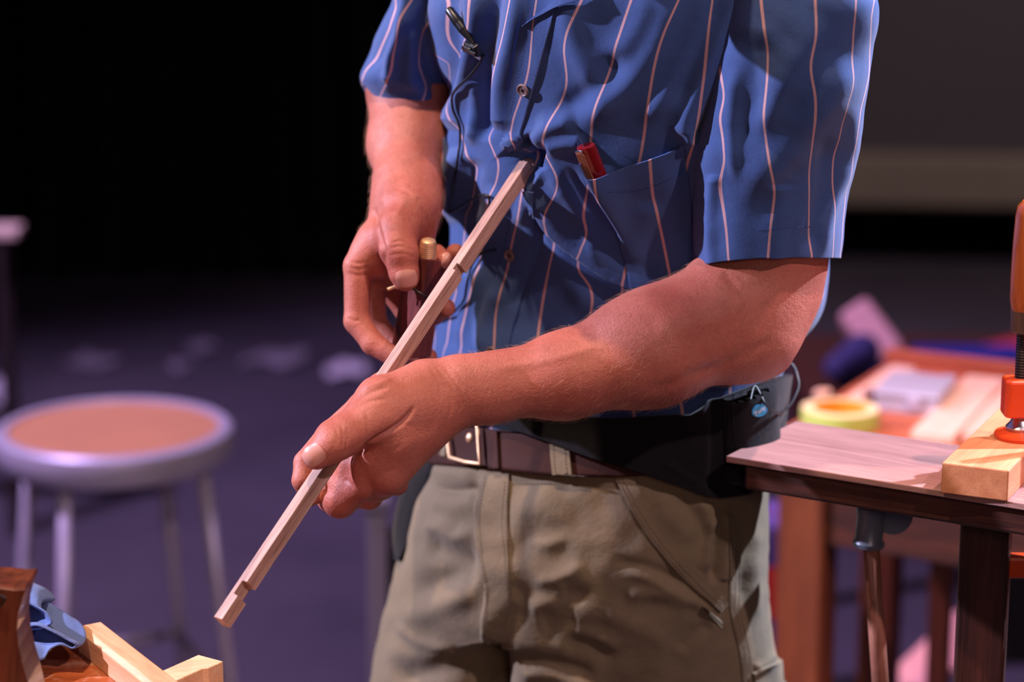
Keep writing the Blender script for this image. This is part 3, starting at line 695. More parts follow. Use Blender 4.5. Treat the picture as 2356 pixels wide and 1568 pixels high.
sleeve_r, S_R = loft_mesh('shirt_sleeve', LR, -150, hemR, 200, 200, 90, M_shirt, None, R_F, U_r, noise=(1.0, 100), seed=5, thick=.0012)
sleeve_r.parent = shirt; sleeve_r.matrix_parent_inverse = shirt.matrix_world.inverted()
def sub(o, p): o.parent = p; o.matrix_parent_inverse = p.matrix_world.inverted(); return o
bpy.context.view_layer.update()
# placket, two lengths (above and below the gathered point)
PL1 = [(1262,-80),(1246,0),(1224,90),(1205,180),(1188,260),(1178,310),(1188,345)]
PL2 = [(1212,440),(1205,500),(1190,590),(1172,660),(1148,740),(1136,820),(1130,930)]
pk = ribbon('placket', S_T, PL1, [74, 74, 62, 48, 40], .0006, M_shirt, person, .0016, 80, 12, U_t); sub(pk, shirt)
pk2 = ribbon('placket', S_T, PL2, [34, 62, 72, 68, 66], .0006, M_shirt, person, .0016, 80, 12, U_t); sub(pk2, shirt)
S_P1 = Surf(np.array([tuple(pk.matrix_world @ v.co) for v in pk.data.vertices]), np.array([tuple(p.vertices) for p in pk.data.polygons]))
S_P2 = Surf(np.array([tuple(pk2.matrix_world @ v.co) for v in pk2.data.vertices]), np.array([tuple(p.vertices) for p in pk2.data.polygons]))
for ln in ([(1232,0),(1212,90),(1193,180),(1176,260)], [(1268,20),(1248,110),(1230,190),(1208,270)]):
    sub(stitches('stitching', S_T, ln, M_bthread, person, 8, .00205, .00022), shirt)
# buttons
def button(px, py, S, r=.0058):
    p, n = S.hit(px, py, .0009); z = n; x = Vector((1,0,0)); M = frame(p, x - n*x.dot(n), n)
    # frame() keeps x; rebuild with z = n
    y = n.cross(x).normalized(); x = y.cross(n).normalized(); M = Matrix(((x.x,y.x,n.x,p.x),(x.y,y.y,n.y,p.y),(x.z,y.z,n.z,p.z),(0,0,0,1)))
    b = lathe('button', M, [(.0001, 0), (r*.9, 0), (r, .0006), (r*.97, .0018), (r*.82, .0022), (r*.70, .0014), (r*.1, .0012), (.0001, .0012)], M_button, person, 32)
    b3 = bmesh.new(); 
    for a in range(2):
        q0 = Vector((math.cos(a*math.pi/2+.6), math.sin(a*math.pi/2+.6), 0))*r*.28
        bmesh.ops.create_cube(b3, size=1, matrix=M @ Matrix.Translation(Vector((0,0,.0015))) @ Matrix.Rotation(a*math.pi/2+.6, 4, 'Z') @ Matrix.Diagonal((r*.62, .0007, .0005, 1)))
    me = bpy.data.meshes.new('x'); b3.to_mesh(me); b3.free()
    bm = bmesh.new(); bm.from_mesh(b.data); k = len(bm.faces); bm.from_mesh(me); bm.faces.ensure_lookup_table()
    for f in bm.faces[k:]: f.material_index = 1
    bm.to_mesh(b.data); bm.free(); b.data.materials.append(M_blackp); bpy.data.meshes.remove(me)
    b.data.update(); return sub(b, shirt)
bpy.context.view_layer.update()
button(1205, 206, S_P1); button(1216, 379, S_T); button(1175, 587, S_P2); button(1133, 811, S_P2)
# chest pocket: stands a little open at its mouth
def pocket_xy(u, v):                      # u across, v down
    lx = np.interp(v, [0, .3, .6, 1], [1330, 1372, 1418, 1450]); rx = np.interp(v, [0, .2, .6, 1], [1572, 1580, 1592, 1598])
    ty = 304 + 83*(1 - (1 - u/.18)**1.5) if u < .18 else 387 - 54*((u-.18)/.82)**1.3
    by = 660 + 30*math.sin(math.pi*u) - 10*u
    return lx + (rx-lx)*u, ty + (by-ty)*v
def pocket_off(u, v): return (.0165*math.exp(-((u-.16)/.20)**2)*math.exp(-(v/.55)**2) + .006*math.exp(-(v/.30)**2)*math.sin(math.pi*u))*min(1, u/.03 + .35) + .0005
pocket = grid_on('pocket', S_T, 60, 60, pocket_xy, .0004, M_shirt, person, .0010, U_p, pocket_off); sub(pocket, shirt)
S_PK = Surf(np.array([tuple(pocket.matrix_world @ v.co) for v in pocket.data.vertices]), np.array([tuple(p.vertices) for p in pocket.data.polygons]))
sub(stitches('stitching', S_PK, [(1400,440),(1440,438),(1500,425),(1580,395)], M_bthread, person, 9, .0004, .00028), shirt)
sub(stitches('stitching', S_S, [(1740,528),(1810,523),(1880,520)], M_bthread, person, 7, .0004, .00022), shirt)
# hem bands of the sleeves, collar edge
collar = grid_on('collar', S_T, 24, 8, lambda u, v: (1206 + 150*u - 5*v, 55 - 84*u**.85 + v*(3 + 24*u)), .002, M_shirt_in, person, .0014, None, lambda u, v: .006*u); sub(collar, shirt)

# ------------------------------------------------------------------ trousers
LP = Loft([(985, 1028, 1775, 2.20, .130, -.04), (1040, 1008, 1772, 2.20, .133, -.04), (1100, 975, 1768, 2.20, .138, -.04), (1170, 945, 1768, 2.20, .142, -.04), (1250, 926, 1769, 2.20, .145, -.04), (1312, 908, 1767, 2.20, .146, -.04),
  (1416, 882, 1773, 2.205, .142, -.04), (1519, 860, 1788, 2.21, .134, -.04), (1580, 850, 1798, 2.21, .128, -.035), (1680, 846, 1802, 2.21, .118, -.03)])
P_F = [([(1112,1090),(1098,1180),(1100,1260),(1118,1340),(1112,1420),(1108,1480)], 50, 5, 's', 0),
 ([(1108,1480),(1116,1540),(1125,1680)], 30, -34, 'r', 0), ([(1110,1500),(1118,1600),(1120,1680)], 60, -22, 'r', 0),
 ([(995,1122),(1050,1127),(1115,1120)], 10.8, -4.32, 'r'), ([(985,1150),(1050,1160),(1110,1150)], 24, 4.32, 'r'), ([(985,1082),(1050,1090),(1100,1100)], 21.6, 4.32, 'r'),
 ([(970,1210),(1020,1215),(1050,1235),(1090,1215)], 19.2, 5.04, 'r'), ([(975,1255),(1030,1275),(1100,1290)], 26.4, -6.48, 'r'), ([(950,1380),(1000,1350),(1060,1315),(1108,1320)], 36, -7.92, 'r'),
 ([(910,1420),(990,1400),(1060,1370),(1100,1350)], 31.2, 5.04, 'r'), ([(905,1430),(960,1470),(1050,1500)], 14.4, 2.88, 'r'), ([(900,1570),(990,1545),(1090,1515)], 31.2, -7.2, 'r'), ([(870,1500),(960,1510),(1060,1530)], 31.2, 2.88, 'r'),
 ([(1165,1235),(1200,1195),(1280,1165),(1390,1130)], 30.36, 1.584, 'r'), ([(1180,1262),(1240,1235),(1310,1205)], 24.84, -1.188, 'r'), ([(1150,1120),(1240,1112),(1340,1118)], 26.4, -2.16, 'r'), ([(1165,1170),(1250,1150),(1350,1100)], 31.2, 2.16, 'r'),
 ([(1205,1246),(1255,1252),(1310,1236)], 13.8, 1.188, 'r'), ([(1180,1300),(1250,1290),(1330,1255)], 33.12, -2.376, 'r'), ([(1220,1340),(1270,1334),(1315,1315),(1348,1288)], 15.18, 1.98, 'r'), ([(1180,1375),(1240,1362),(1290,1348)], 24.84, -1.98, 'r'),
 ([(1215,1400),(1250,1387),(1290,1385)], 19.32, 1.98, 'r'), ([(1290,1365),(1330,1370),(1350,1385)], 22.08, -1.98, 'r'), ([(1240,1440),(1290,1430),(1330,1420)], 30.36, -2.376, 'r'), ([(1160,1490),(1240,1485),(1330,1495)], 24.84, 2.772, 'r'), ([(1300,1450),(1370,1465),(1430,1500)], 19.32, 1.98, 'r'),
 ([(1290,1475),(1360,1485),(1420,1520)], 19.32, -2.376, 'r'), ([(1180,1520),(1280,1530),(1380,1560)], 19.2, -4.32, 'r'), ([(1170,1545),(1280,1555),(1380,1590)], 19.2, 3.6, 'r'),
 ([(1400,1290),(1500,1310),(1580,1350)], 16.8, -3.6, 'r'), ([(1420,1310),(1500,1330),(1600,1385),(1650,1410)], 14.4, 3.6, 'r'), ([(1430,1370),(1520,1365),(1600,1400)], 19.2, 2.88, 'r'),
 ([(1380,1400),(1470,1440),(1550,1480)], 26.4, 2.88, 'r'), ([(1640,1430),(1600,1460),(1560,1500)], 16.8, -2.88, 'r'), ([(1500,1130),(1560,1200),(1600,1250)], 28.8, 2.88, 'r'), ([(1560,1130),(1600,1190),(1640,1260)], 16.8, -2.88, 'r'), ([(1600,1140),(1640,1200),(1650,1260)], 16.8, 3.6, 'r'),
 ([(1654,1190),(1652,1260),(1640,1350)], 12, -8.64, 'r'), ([(1632,1180),(1630,1250),(1622,1320)], 10.8, 4.32, 'r'), ([(1675,1180),(1672,1260),(1665,1340)], 10.8, 4.32, 'r', 0), ([(1712,1145),(1724,1178)], 4.8, -2.88, 'r'),
 ([(1720,1200),(1705,1300),(1710,1400)], 19.2, -2.88, 'r'), ([(1745,1200),(1738,1320),(1745,1440)], 16.8, 2.88, 'r'), ([(1730,1540),(1765,1520),(1785,1500)], 9.6, 3.6, 'r')]
trousers, S_L = loft_mesh('trousers', LP, 985, 1680, 330, 420, 80, M_khaki, person, P_F, None, noise=(1.3, 130), seed=11)
# legs to the floor and shoes, below the picture
def leg_sdf(name, top, knee, ankle, mat):
    allp = np.array([top, knee, ankle]); F = Field(allp.min(0) - .13, allp.max(0) + .13, .006)
    F.limb(top, knee, .106, .088, .02); F.limb(knee, ankle, .088, .080, .02)
    v, f = F.mesh(); return mesh_obj(name, laplace(v, f, 2), f, mat, person)
lt, rt_ = Q(1540, 1650, 2.185), Q(1110, 1650, 2.225)
leg_sdf('trouser_leg', lt, np.array([.14, 2.10, .46]), np.array([.15, 2.16, .09]), M_khaki)
leg_sdf('trouser_leg', rt_, np.array([-.09, 2.22, .46]), np.array([-.09, 2.29, .09]), M_khaki)
for (x, y) in ((.14, 2.14), (-.10, 2.27)):
    F = Field(np.array([x-.25, y-.25, -.01]), np.array([x+.12, y+.12, .14]), .004); d = np.array([-.6, -.75]); d /= np.linalg.norm(d)
    F.limb((x-.03*d[0], y-.03*d[1], .055), (x+.05*d[0], y+.05*d[1], .06), .040, .038, .02); F.limb((x+.03*d[0], y+.03*d[1], .05), (x+.19*d[0], y+.19*d[1], .040), .040, .034, .03)
    F.D = np.maximum(F.D, (.016 - F.ax[2])[None, None, :]); v, f = F.mesh(); mesh_obj('shoe', laplace(v, f, 1), f, M_shoe, person)
    n_ = Vector((-d[1], d[0], 0)); pts = []
    for a in range(28):
        w = 2*math.pi*a/28; u_ = math.cos(w)*.145 + .075; s_ = math.sin(w)*(.045 - .006*math.cos(w*1)); pts.append((x + d[0]*u_ + n_.x*s_, y + d[1]*u_ + n_.y*s_))
    prism('shoe_sole', Matrix(), pts, 0.0, .018, M_sole, person, .002)
# belt, loop, buckle
LB = Loft(LP.r)
beltY = lambda c, s: 985 + 0*c
def slope(px): return np.interp(px, [980, 1030, 1120, 1300, 1440, 1800], [972, 978, 985, 1005, 1010, 985])
def belt_rows(off):
    def f(c, s): 
        px = 1400 + 385*np.sign(c)*np.abs(c)**.9; return slope(px) + off
    return f
belt, S_B = loft_mesh('belt', LB, belt_rows(0), belt_rows(88), 12, 260, 60, M_leather, person, None, None, grow=.006, noise=(.2, 200), thick=.003)
loop = ribbon('belt_loop', S_B, [(1288,985),(1290,1040),(1297,1112)], 44, .0008, M_khaki, person, .0018, 24, 6)
ribbon('belt_loop', S_B, [(1032,970),(1030,1010),(1022,1050)], 12, .0008, M_khaki, person, .0018, 16, 4)
for ln in ([(1276,990),(1278,1060),(1282,1108)], [(1302,990),(1304,1060),(1310,1108)]): stitches('stitching', S_B, ln, M_thread, person, 8, .0028, .0003)
def buckle_bar(a, b, r=.0026): 
    pa, na = S_B.hit(*a, .004); pb, nb = S_B.hit(*b, .004); return pa, pb
bp = [S_B.hit(x, y, .004)[0] for x, y in ((1040,984),(1043,1036),(1050,1048),(1112,1080),(1121,1074),(1116,1020),(1109,976),(1100,970),(1048,974),(1040,984))]
bq = [S_B.hit(x, y, .0052)[0] for x, y in ((1043,1030),(1045,1056),(1080,1066),(1114,1070),(1112,1040),(1109,990))]
bq = [bq[0] + (bq[0]-bq[1])*1.9] + bq[:1] + bq[1:] + [bq[-1] + (bq[-1]-bq[-2])*.35]
bk = tube('buckle', bq + [bq[0]], .0018, M_brass, person, 10, straight=True); sub(bk, belt)
p_, n_ = S_B.hit(1081, 1006, .0008); rv = lathe('rivet', Matrix.Translation(p_) @ n_.to_track_quat('Z', 'Y').to_matrix().to_4x4(), [(.0001,.0022),(.0025,.0018),(.0042,.0006),(.0046,0)][::-1], M_brass, person, 20, cap=False); sub(rv, belt)
ribbon('belt_keeper', S_B, [(1140,985),(1142,1030),(1144,1078)], 14, .0008, M_leather, person, .0022, 16, 4)
# fly, slanted pocket, side seam, cargo flap
ribbon('fly', S_L, [(1140,1078),(1136,1180),(1140,1290),(1145,1390),(1132,1480)], [66, 68, 62, 52, 26], .0004, M_khaki, person, .0016, 60, 10)
for ln in ([(1120,1100),(1106,1180),(1112,1280),(1122,1380),(1110,1470)], [(1172,1110),(1166,1200),(1172,1300),(1176,1380),(1150,1470)], [(1164,1110),(1158,1200),(1165,1300),(1168,1380),(1144,1465)]):
    stitches('stitching', S_L, ln, M_thread, person, 8, .0022, .0003)
ribbon('pocket_edge', S_L, [(1432,1088),(1462,1150),(1520,1240),(1590,1320),(1664,1396)], [38,38,38,36,26], .0004, M_khaki, person, .0026, 70, 8)
for k in (-12, -4): stitches('stitching', S_L, [(1432+k,1088+3-k*.3),(1462+k,1150-k*.5),(1520+k,1240-k*.6),(1590+k,1320-k*.6),(1665+k,1395-k*.7)], M_thread, person, 8, .0032, .0003)
ribbon('side_seam', S_L, [(1688,1150),(1690,1280),(1690,1400),(1712,1500),(1722,1600)], 24, .0003, M_khaki, person, .0015, 60, 5)
for k in (-9, 0, 9): stitches('stitching', S_L, [(1688+k,1160),(1690+k,1280),(1690+k,1400),(1712+k,1500),(1720+k,1590)], M_thread, person, 7, .0020, .00032)
grid_on('cargo_pocket_flap', S_L, 14, 14, lambda u, v: (1728 + 66*u + 6*v, 1545 - 30*u + 80*v), .001, M_khaki, person, .004)
stitches('stitching', S_L, [(1120,1100),(1180,1112),(1270,1112)], M_thread, person, 8, .0006, .0003)
# black back brace with its pouch, and the loose end on the far hip
LK = Loft(LP.r.tolist())
LK.r = np.vstack([np.array([(860, 1000, 1792, 2.20, .142, -.04)]), LP.r])
def btop(c, s): px = 1400 + 385*c; return np.where(s > -.1, np.interp(px, [1010, 1120, 1250, 1400, 1560, 1640, 1740, 1790], [960, 945, 946, 964, 952, 912, 872, 860]), 880 + 0*c)
def bbot(c, s): px = 1400 + 385*c; return np.where(s > -.1, np.interp(px, [1010, 1120, 1200, 1300, 1400, 1480, 1560, 1600, 1650, 1710, 1790], [962, 965, 985, 1020, 1060, 1090, 1118, 1135, 1146, 1138, 1085]), 1085 + 0*c)
brace, S_K = loft_mesh('back_brace', LK, btop, bbot, 60, 300, 60, M_black, person, [([(1640,890),(1645,1000),(1640,1140)], 14, -5, 'r', 0), ([(1700,1060),(1712,1110)], 20, 3, 'r'), ([(1520,1060),(1570,1090),(1620,1120)], 10, 3, 'r'), ([(1570,900),(1600,1000),(1590,1100)], 40, 3, 'r')], None, grow=.0125, noise=(.6, 160), thick=.003)
pouch = grid_on('pouch', S_K, 30, 40, lambda u, v: (1664 + 116*u + (4 if u < .5 else 0)*0 + 4*v, 872 + 238*v - 32*u*v + 16*math.sin(math.pi*u)*v), .001, M_black, person, .0015, None, lambda u, v: .013*(1-abs(2*u-1)**5)*(1-abs(2*v-1)**8))
sub(pouch, brace)
S_PO = Surf(np.array([tuple(pouch.matrix_world @ v.co) for v in pouch.data.vertices]), np.array([tuple(p.vertices) for p in pouch.data.polygons]))
stitches('stitching', S_PO, [(1690,895),(1688,960),(1700,1040),(1730,1090)], M_cable, person, 6, .0005, .0004)
M_tag = plain('blue_tag', srgb(24, 132, 176), .5); M_white = plain('white_print', srgb(226, 236, 244), .5)
def oval(u, v):
    a = 2*math.pi*v; r = u; x, y = 18*r*math.cos(a), 12.5*r*math.sin(a); c_, s_ = math.cos(-.42), math.sin(-.42); return 1746 + x*c_ - y*s_, 943 + x*s_ + y*c_
def disc_on(name, S, cx, cy, a, b, rot, mat, off, th):
    pts = []; n = 28
    for i in range(n):
        w = 2*math.pi*i/n; x, y = a*math.cos(w), b*math.sin(w); pts.append((cx + x*math.cos(rot) - y*math.sin(rot), cy + x*math.sin(rot) + y*math.cos(rot)))
    bm = bmesh.new(); T = []; Bt = []
    for x, y in pts: p, nn = S.hit(x, y); T.append(bm.verts.new(p + nn*(off+th))); Bt.append(bm.verts.new(p + nn*off))
    bm.faces.new(T); bm.faces.new(Bt[::-1])
    for i in range(n): bm.faces.new((T[i], Bt[i], Bt[(i+1)%n], T[(i+1)%n]))
    return bm_obj(name, bm, mat, person)
tg = disc_on('logo_tag', S_PO, 1746, 943, 18.5, 13, -.42, M_tag, .0004, .0010); sub(tg, brace)
tc = bpy.data.curves.new('tag_lettering', 'FONT'); tc.body = 'Tuny'; tc.size = .0066; tc.extrude = .0001; tc.align_x = 'CENTER'; tc.align_y = 'CENTER'
tp, tn = S_PO.hit(1746, 943, .0016); to = bpy.data.objects.new('tag_lettering', tc); tc.materials.append(M_white)
xr = Vector((math.cos(.36), .08, math.sin(.36))); xr = (xr - tn*xr.dot(tn)).normalized(); yr = tn.cross(xr)
to.matrix_world = Matrix(((xr.x,yr.x,tn.x,tp.x),(xr.y,yr.y,tn.y,tp.y),(xr.z,yr.z,tn.z,tp.z),(0,0,0,1)))
scene.collection.objects.link(to); bpy.context.view_layer.update()
lm = bpy.data.meshes.new_from_object(to.evaluated_get(bpy.context.evaluated_depsgraph_get())); lo_m = bpy.data.objects.new('lettering', lm); lo_m.matrix_world = to.matrix_world.copy(); scene.collection.objects.link(lo_m); bpy.data.objects.remove(to)
mwl = lo_m.matrix_world.copy(); lo_m.parent = brace; lo_m.matrix_parent_inverse = brace.matrix_world.inverted(); lo_m.matrix_basis = mwl
# loose end of the brace: a thick flap hanging from the far hip
fl = spline([(1040, 962), (1012, 1000), (975, 1050), (940, 1100), (915, 1165), (906, 1230), (911, 1285)], 30)
fw_ = np.interp(np.linspace(0,1,30), [0, .3, .6, .85, 1], [20, 40, 62, 46, 10]); vsF = []; fsF = []
for i in range(30):
    for j in range(6):
        s_ = j/5; x = fl[i][0] + fw_[i]*s_; Yd = 2.235 - .035*s_ - .006*math.sin(s_*math.pi); vsF.append(Q(x, fl[i][1] + 4*s_, Yd))
for i in range(29):
    for j in range(5): fsF.append((i*6+j, (i+1)*6+j, (i+1)*6+j+1, i*6+j+1))
flap = mesh_obj('brace_strap_end', vsF, fsF, M_black, person); mo = flap.modifiers.new('t', 'SOLIDIFY'); mo.thickness = .004; mo.offset = 0
# ------------------------------------------------------------------ what he holds and wears on him
def px_frame(a, b, tilt):
    """frame whose x runs a->b, z = face turned to the upper left, y = face turned to the lower right (camera side)"""
    x = (b - a).normalized(); c = (Vector((0, 0, CAMZ)) - a); c = (c - x*c.dot(x)).normalized()
    p = c.cross(x); p = p if p.x > 0 else -p
    z = (-p*math.cos(tilt) + c*math.sin(tilt)).normalized(); y = z.cross(x)
    y = y if y.dot(p) > 0 else -y
    return Matrix(((x.x,y.x,z.x,a.x),(x.y,y.y,z.y,a.y),(x.z,y.z,z.z,a.z),(0,0,0,1)))
ra, rb = V(511, 1431, 1.800), S_T.hit(1212, 381, -.001)[0]
MR = px_frame(ra, rb, .72); L_ = (rb - ra).length
def xr_(px, py): return L_ * (1431 - py) / (1431 - 381.)
W1, W2 = .0100, .0125       # y depth, z height
n1a, n1b = xr_(0, 1379), xr_(0, 1352); n2a, n2b = xr_(0, 648), xr_(0, 634); n3a = xr_(0, 1060)
prof = [(-.0, -W1/2), (L_, -W1/2), (L_, W1/2), (n2b, W1/2), (n2b+.001, W1/2-.0035), (n2a+.001, W1/2-.0035), (n2a, W1/2),
        (n1b, W1/2), (n1b, W1/2-.0055), (n1a, W1/2-.0055), (n1a-.001, W1/2), (0, W1/2)]
strip = prism('notched_wooden_strip', MR, prof, -W2/2, W2/2, M_rod, None, .0003, 1)
tag(strip, 'long square strip of pale walnut with notches near its end, held across in the fist', 'wood strip')
# gauge in the far hand
g = thing('marking_gauge', 'dark rosewood block with a round brass knob held in the hand behind the strip', 'tool', tuple(V(950, 822, 2.06)))
def gp(px, py, Y): return V(px, py, Y)
blk = hexa('block', [gp(946,826,2.040), gp(992,822,2.066), gp(946,800,2.094), gp(900,796,2.070), gp(985,596,2.040), gp(1026,600,2.064), gp(978,585,2.092), gp(936,590,2.068)], M_rosew, g, .0012)
kp = V(984, 600, 2.056); kd = (V(986, 540, 2.050) - kp).normalized(); KM = Matrix.Translation(kp) @ kd.to_track_quat('Z', 'Y').to_matrix().to_4x4()
kpf = [(.0052, 0), (.0072, .0012)]
for i in range(8): kpf += [(.0074, .002 + i*.0018), (.0070, .0029 + i*.0018)]
kpf += [(.0072, .0172), (.0062, .0196), (.0040, .0208), (.0001, .0212)]
lathe('brass_thumbscrew', KM, kpf, M_brass, g, 40)
tube('steel_pin', [V(950, 664, 2.034), V(994, 690, 2.030)], .0011, M_blackp, g, 8, straight=True)
lathe('screw_head', Matrix.Translation(V(902, 662, 2.046)) @ Matrix.Rotation(1.2, 4, 'Y'), [(.0001,-.004), (.0016,-.004), (.0016,.003), (.003,.0034), (.003,.0046), (.0001,.005)], M_brass, g, 16)
# clip-on microphone and its cable
mic = thing('clip_microphone', 'small black clip-on microphone pinned to the shirt front with a thin cable', 'microphone', tuple(V(1085, 100, 2.05)))
pa, na = S_T.hit(1061, 22, .010); pb, nb = S_T.hit(1092, 92, .006)
md = (pa - pb).normalized(); MM = Matrix.Translation(pb) @ md.to_track_quat('Z', 'Y').to_matrix().to_4x4(); ml = (pa-pb).length
lathe('capsule', MM, [(.0001,0), (.0018,.0005), (.0022,.004), (.0030,.008), (.0040,.014)] + [(.0042 + .0004*(i % 2), .016 + i*.0012) for i in range(8)] + [(.0040, ml), (.0030, ml+.0018), (.0001, ml+.0022)], M_blackp, mic, 24)
pc, nc = S_T.hit(1088, 102, .0035); qd = (S_T.hit(1116, 122, .003)[0] - S_T.hit(1062, 92, .0035)[0]).normalized(); MC = frame(pc, qd, nc)
box('clip_body', MC, (-.008, -.0045, -.003), (.011, .0045, .0035), M_blackp, mic, .0015)
prism('clip_jaw', MC, [(-.0125,-.002), (-.011,-.006), (-.006,-.004), (.004,-.004), (.004,.002), (-.006,.003), (-.0095,.001)], .002, .0055, M_blackp, mic, .0006)
box('clip_lever', MC, (.003, -.003, .0035), (.013, .001, .006), M_blackp, mic, .001)
lathe('clip_hinge', MC @ Matrix.Translation((.006, -.008, .002)) @ Matrix.Rotation(1.57, 4, 'Y'), [(.0001,-.004), (.0014,-.004), (.0014,.003), (.0001,.003)], M_steel, mic, 12)
def on_T(l, off=.0018): return [S_T.hit(x, y, off)[0] for x, y in l]
tube('cable', on_T([(1112,122),(1104,140),(1096,152),(1080,172),(1058,196),(1044,226),(1047,252),(1060,282),(1064,318),(1058,358),(1050,400),(1043,440),(1037,480),(1031,520),(1029,560)], .0022), .00115, M_cable, mic, 8, 120)
tube('cable', on_T([(1146,571),(1125,577),(1104,590),(1090,616),(1080,650),(1074,684),(1058,712),(1036,727),(1018,738)], .003), .0011, M_cable, mic, 8, 90)
pl = [V(1804, 826, 2.17), V(1822, 838, 2.17), V(1836, 872, 2.16), V(1826, 918, 2.13), V(1800, 946, 2.09)] + [S_PO.hit(x, y, .003)[0] for x, y in ((1778, 946), (1755, 926), (1737, 895), (1734, 868))]
tube('cable', pl, .0011, M_cable, mic, 8, 90)
# pencil knife in the pocket
pen = thing('red_pocket_knife', 'dark red and wooden folding knife clipped upright in the chest pocket', 'knife', tuple(S_T.hit(1385, 460)[0]))
k0, kn = S_T.hit(1386, 404, .0085); k1 = S_T.hit(1357, 320, .0105)[0]; kx = (k1-k0).normalized(); MK = frame(k0, kx, kn); kl = (k1-k0).length
M_red = plain('dark_red_lacquer', srgb(126, 20, 26), .25, coat=.4); M_kw = wood('knife_wood', srgb(168, 106, 78), srgb(128, 74, 54), tuple(kx), 1.5, .45)
def rrect(x0, x1, w, r=.006, n=7):
    P = [(x0, -w)];
    for i in range(n): a = -math.pi/2 + math.pi/2*i/(n-1); P.append((x1 - r + r*math.cos(a), -w + r*1 + r*math.sin(a)))
    for i in range(n): a = math.pi/2*i/(n-1); P.append((x1 - r + r*math.cos(a), w - r + r*math.sin(a)))
    return P + [(x0, w)]
lathe('handle', MK @ Matrix.Rotation(math.pi/2, 4, 'Y') @ Matrix.Diagonal((.62, 1, 1, 1)), [(.0001,-.006), (.0088,-.006), (.0088,kl-.0015), (.0080,kl), (.0001,kl+.0004)], M_red, pen, 36)
prism('wooden_scale', MK, [(-.006,.0010), (kl-.006,.0010), (kl-.003,.0030), (kl-.003,.0082), (-.006,.0082)], .0036, .0068, M_kw, pen, .0006)
box('steel_cap', MK, (kl-.0032, .0012, .0034), (kl-.0012, .0084, .0066), M_steel, pen, .0004)

# ------------------------------------------------------------------ the hall
def struct(o): o['kind'] = 'structure'; return o
def floor_mat():
    t = NT('stage_floor'); v = t.coord(); n = t.noise(v, 1.3, 5, .6); m = t.noise(v, 14, 4, .7); s = t.noise(t.coord((1, 9, 1)), 5, 4, .6)
    col = t.ramp(n, [(.3, srgb(52, 46, 60)), (.7, srgb(84, 76, 88))]); col = t.mix(t.math('MULTIPLY', m, .5), col, srgb(44, 40, 50)); col = t.mix(t.math('MULTIPLY', s, .35), col, srgb(96, 88, 96))
    return t.set(color=col, rough=t.math('ADD', t.math('MULTIPLY', m, .25), .42), spec=.4, normal=t.bump(m, .2, .002))
M_floor = floor_mat(); M_curt = canvas_mat('black_curtain_velour', srgb(9, 9, 13), srgb(15, 14, 20), wv=400)
M_wall = plain('dark_wall', srgb(22, 21, 26), .9, var=.1, scale=3)
fl_ = box('floor', Matrix(), (-6, -2.5, -.05), (6, 10, 0), M_floor, None, 0); struct(fl_)
struct(box('wall_back', Matrix(), (-6, 9.2, 0), (6, 9.35, 5), M_wall, None, 0))
def curtain(name, x0, x1, Y, z0, z1, label, seed):
    r = random.Random(seed); n = int((x1-x0)/.02); vs = []; fs = []
    ph = 0; pts = []
    for i in range(n+1):
        x = x0 + (x1-x0)*i/n; ph += .02*2*math.pi/(.17*(1 + .25*math.sin(x*5.1 + seed))); pts.append((x, .055*math.sin(ph) + .02*math.sin(ph*2.1+1)))
    zs = [z0, z0+.3, 1.2, 2.4, z1]
    for k, z in enumerate(zs):
        for x, y in pts: vs.append((x + .01*math.sin(z*3+x*9), Y + y*(1.1-.12*k), z))
    for k in range(len(zs)-1):
        for i in range(n): fs.append((k*(n+1)+i, k*(n+1)+i+1, (k+1)*(n+1)+i+1, (k+1)*(n+1)+i))
    o = mesh_obj(name, vs, fs, M_curt, None); m = o.modifiers.new('t', 'SOLIDIFY'); m.thickness = .006
    return tag(o, label, 'curtain')
curtain('stage_curtain', -5.2, .30, 7.75, .01, 4.6, 'black pleated stage curtain filling the back on the left of the man', 2)
curtain('stage_curtain', .34, 5.2, 8.35, .01, 4.6, 'black stage curtain behind the grey screen on the right', 6)
M_screen = plain('grey_screen', srgb(98, 92, 96), .9, var=.06, scale=2); M_hem = plain('pale_screen_hem', srgb(158, 144, 128), .8, var=.12, scale=8)
sc_ = thing('projection_screen', 'large dull grey screen with a pale lower bar hanging at the back right', 'screen', (1.6, 7.9, .2))
SM = frame((.35, 8.05, 0), (1, -.10, 0))
box('screen_cloth', SM, (0, 0, .36), (3.4, .02, 3.9), M_screen, sc_, .002); box('bottom_bar', SM, (0, -.05, .20), (3.4, .03, .37), M_hem, sc_, .01)
for k_, x_ in enumerate((.12, 3.2)): box('screen_foot', SM, (x_, -.02, 0), (x_+.05, .03, .21), M_blackp, sc_, .004)

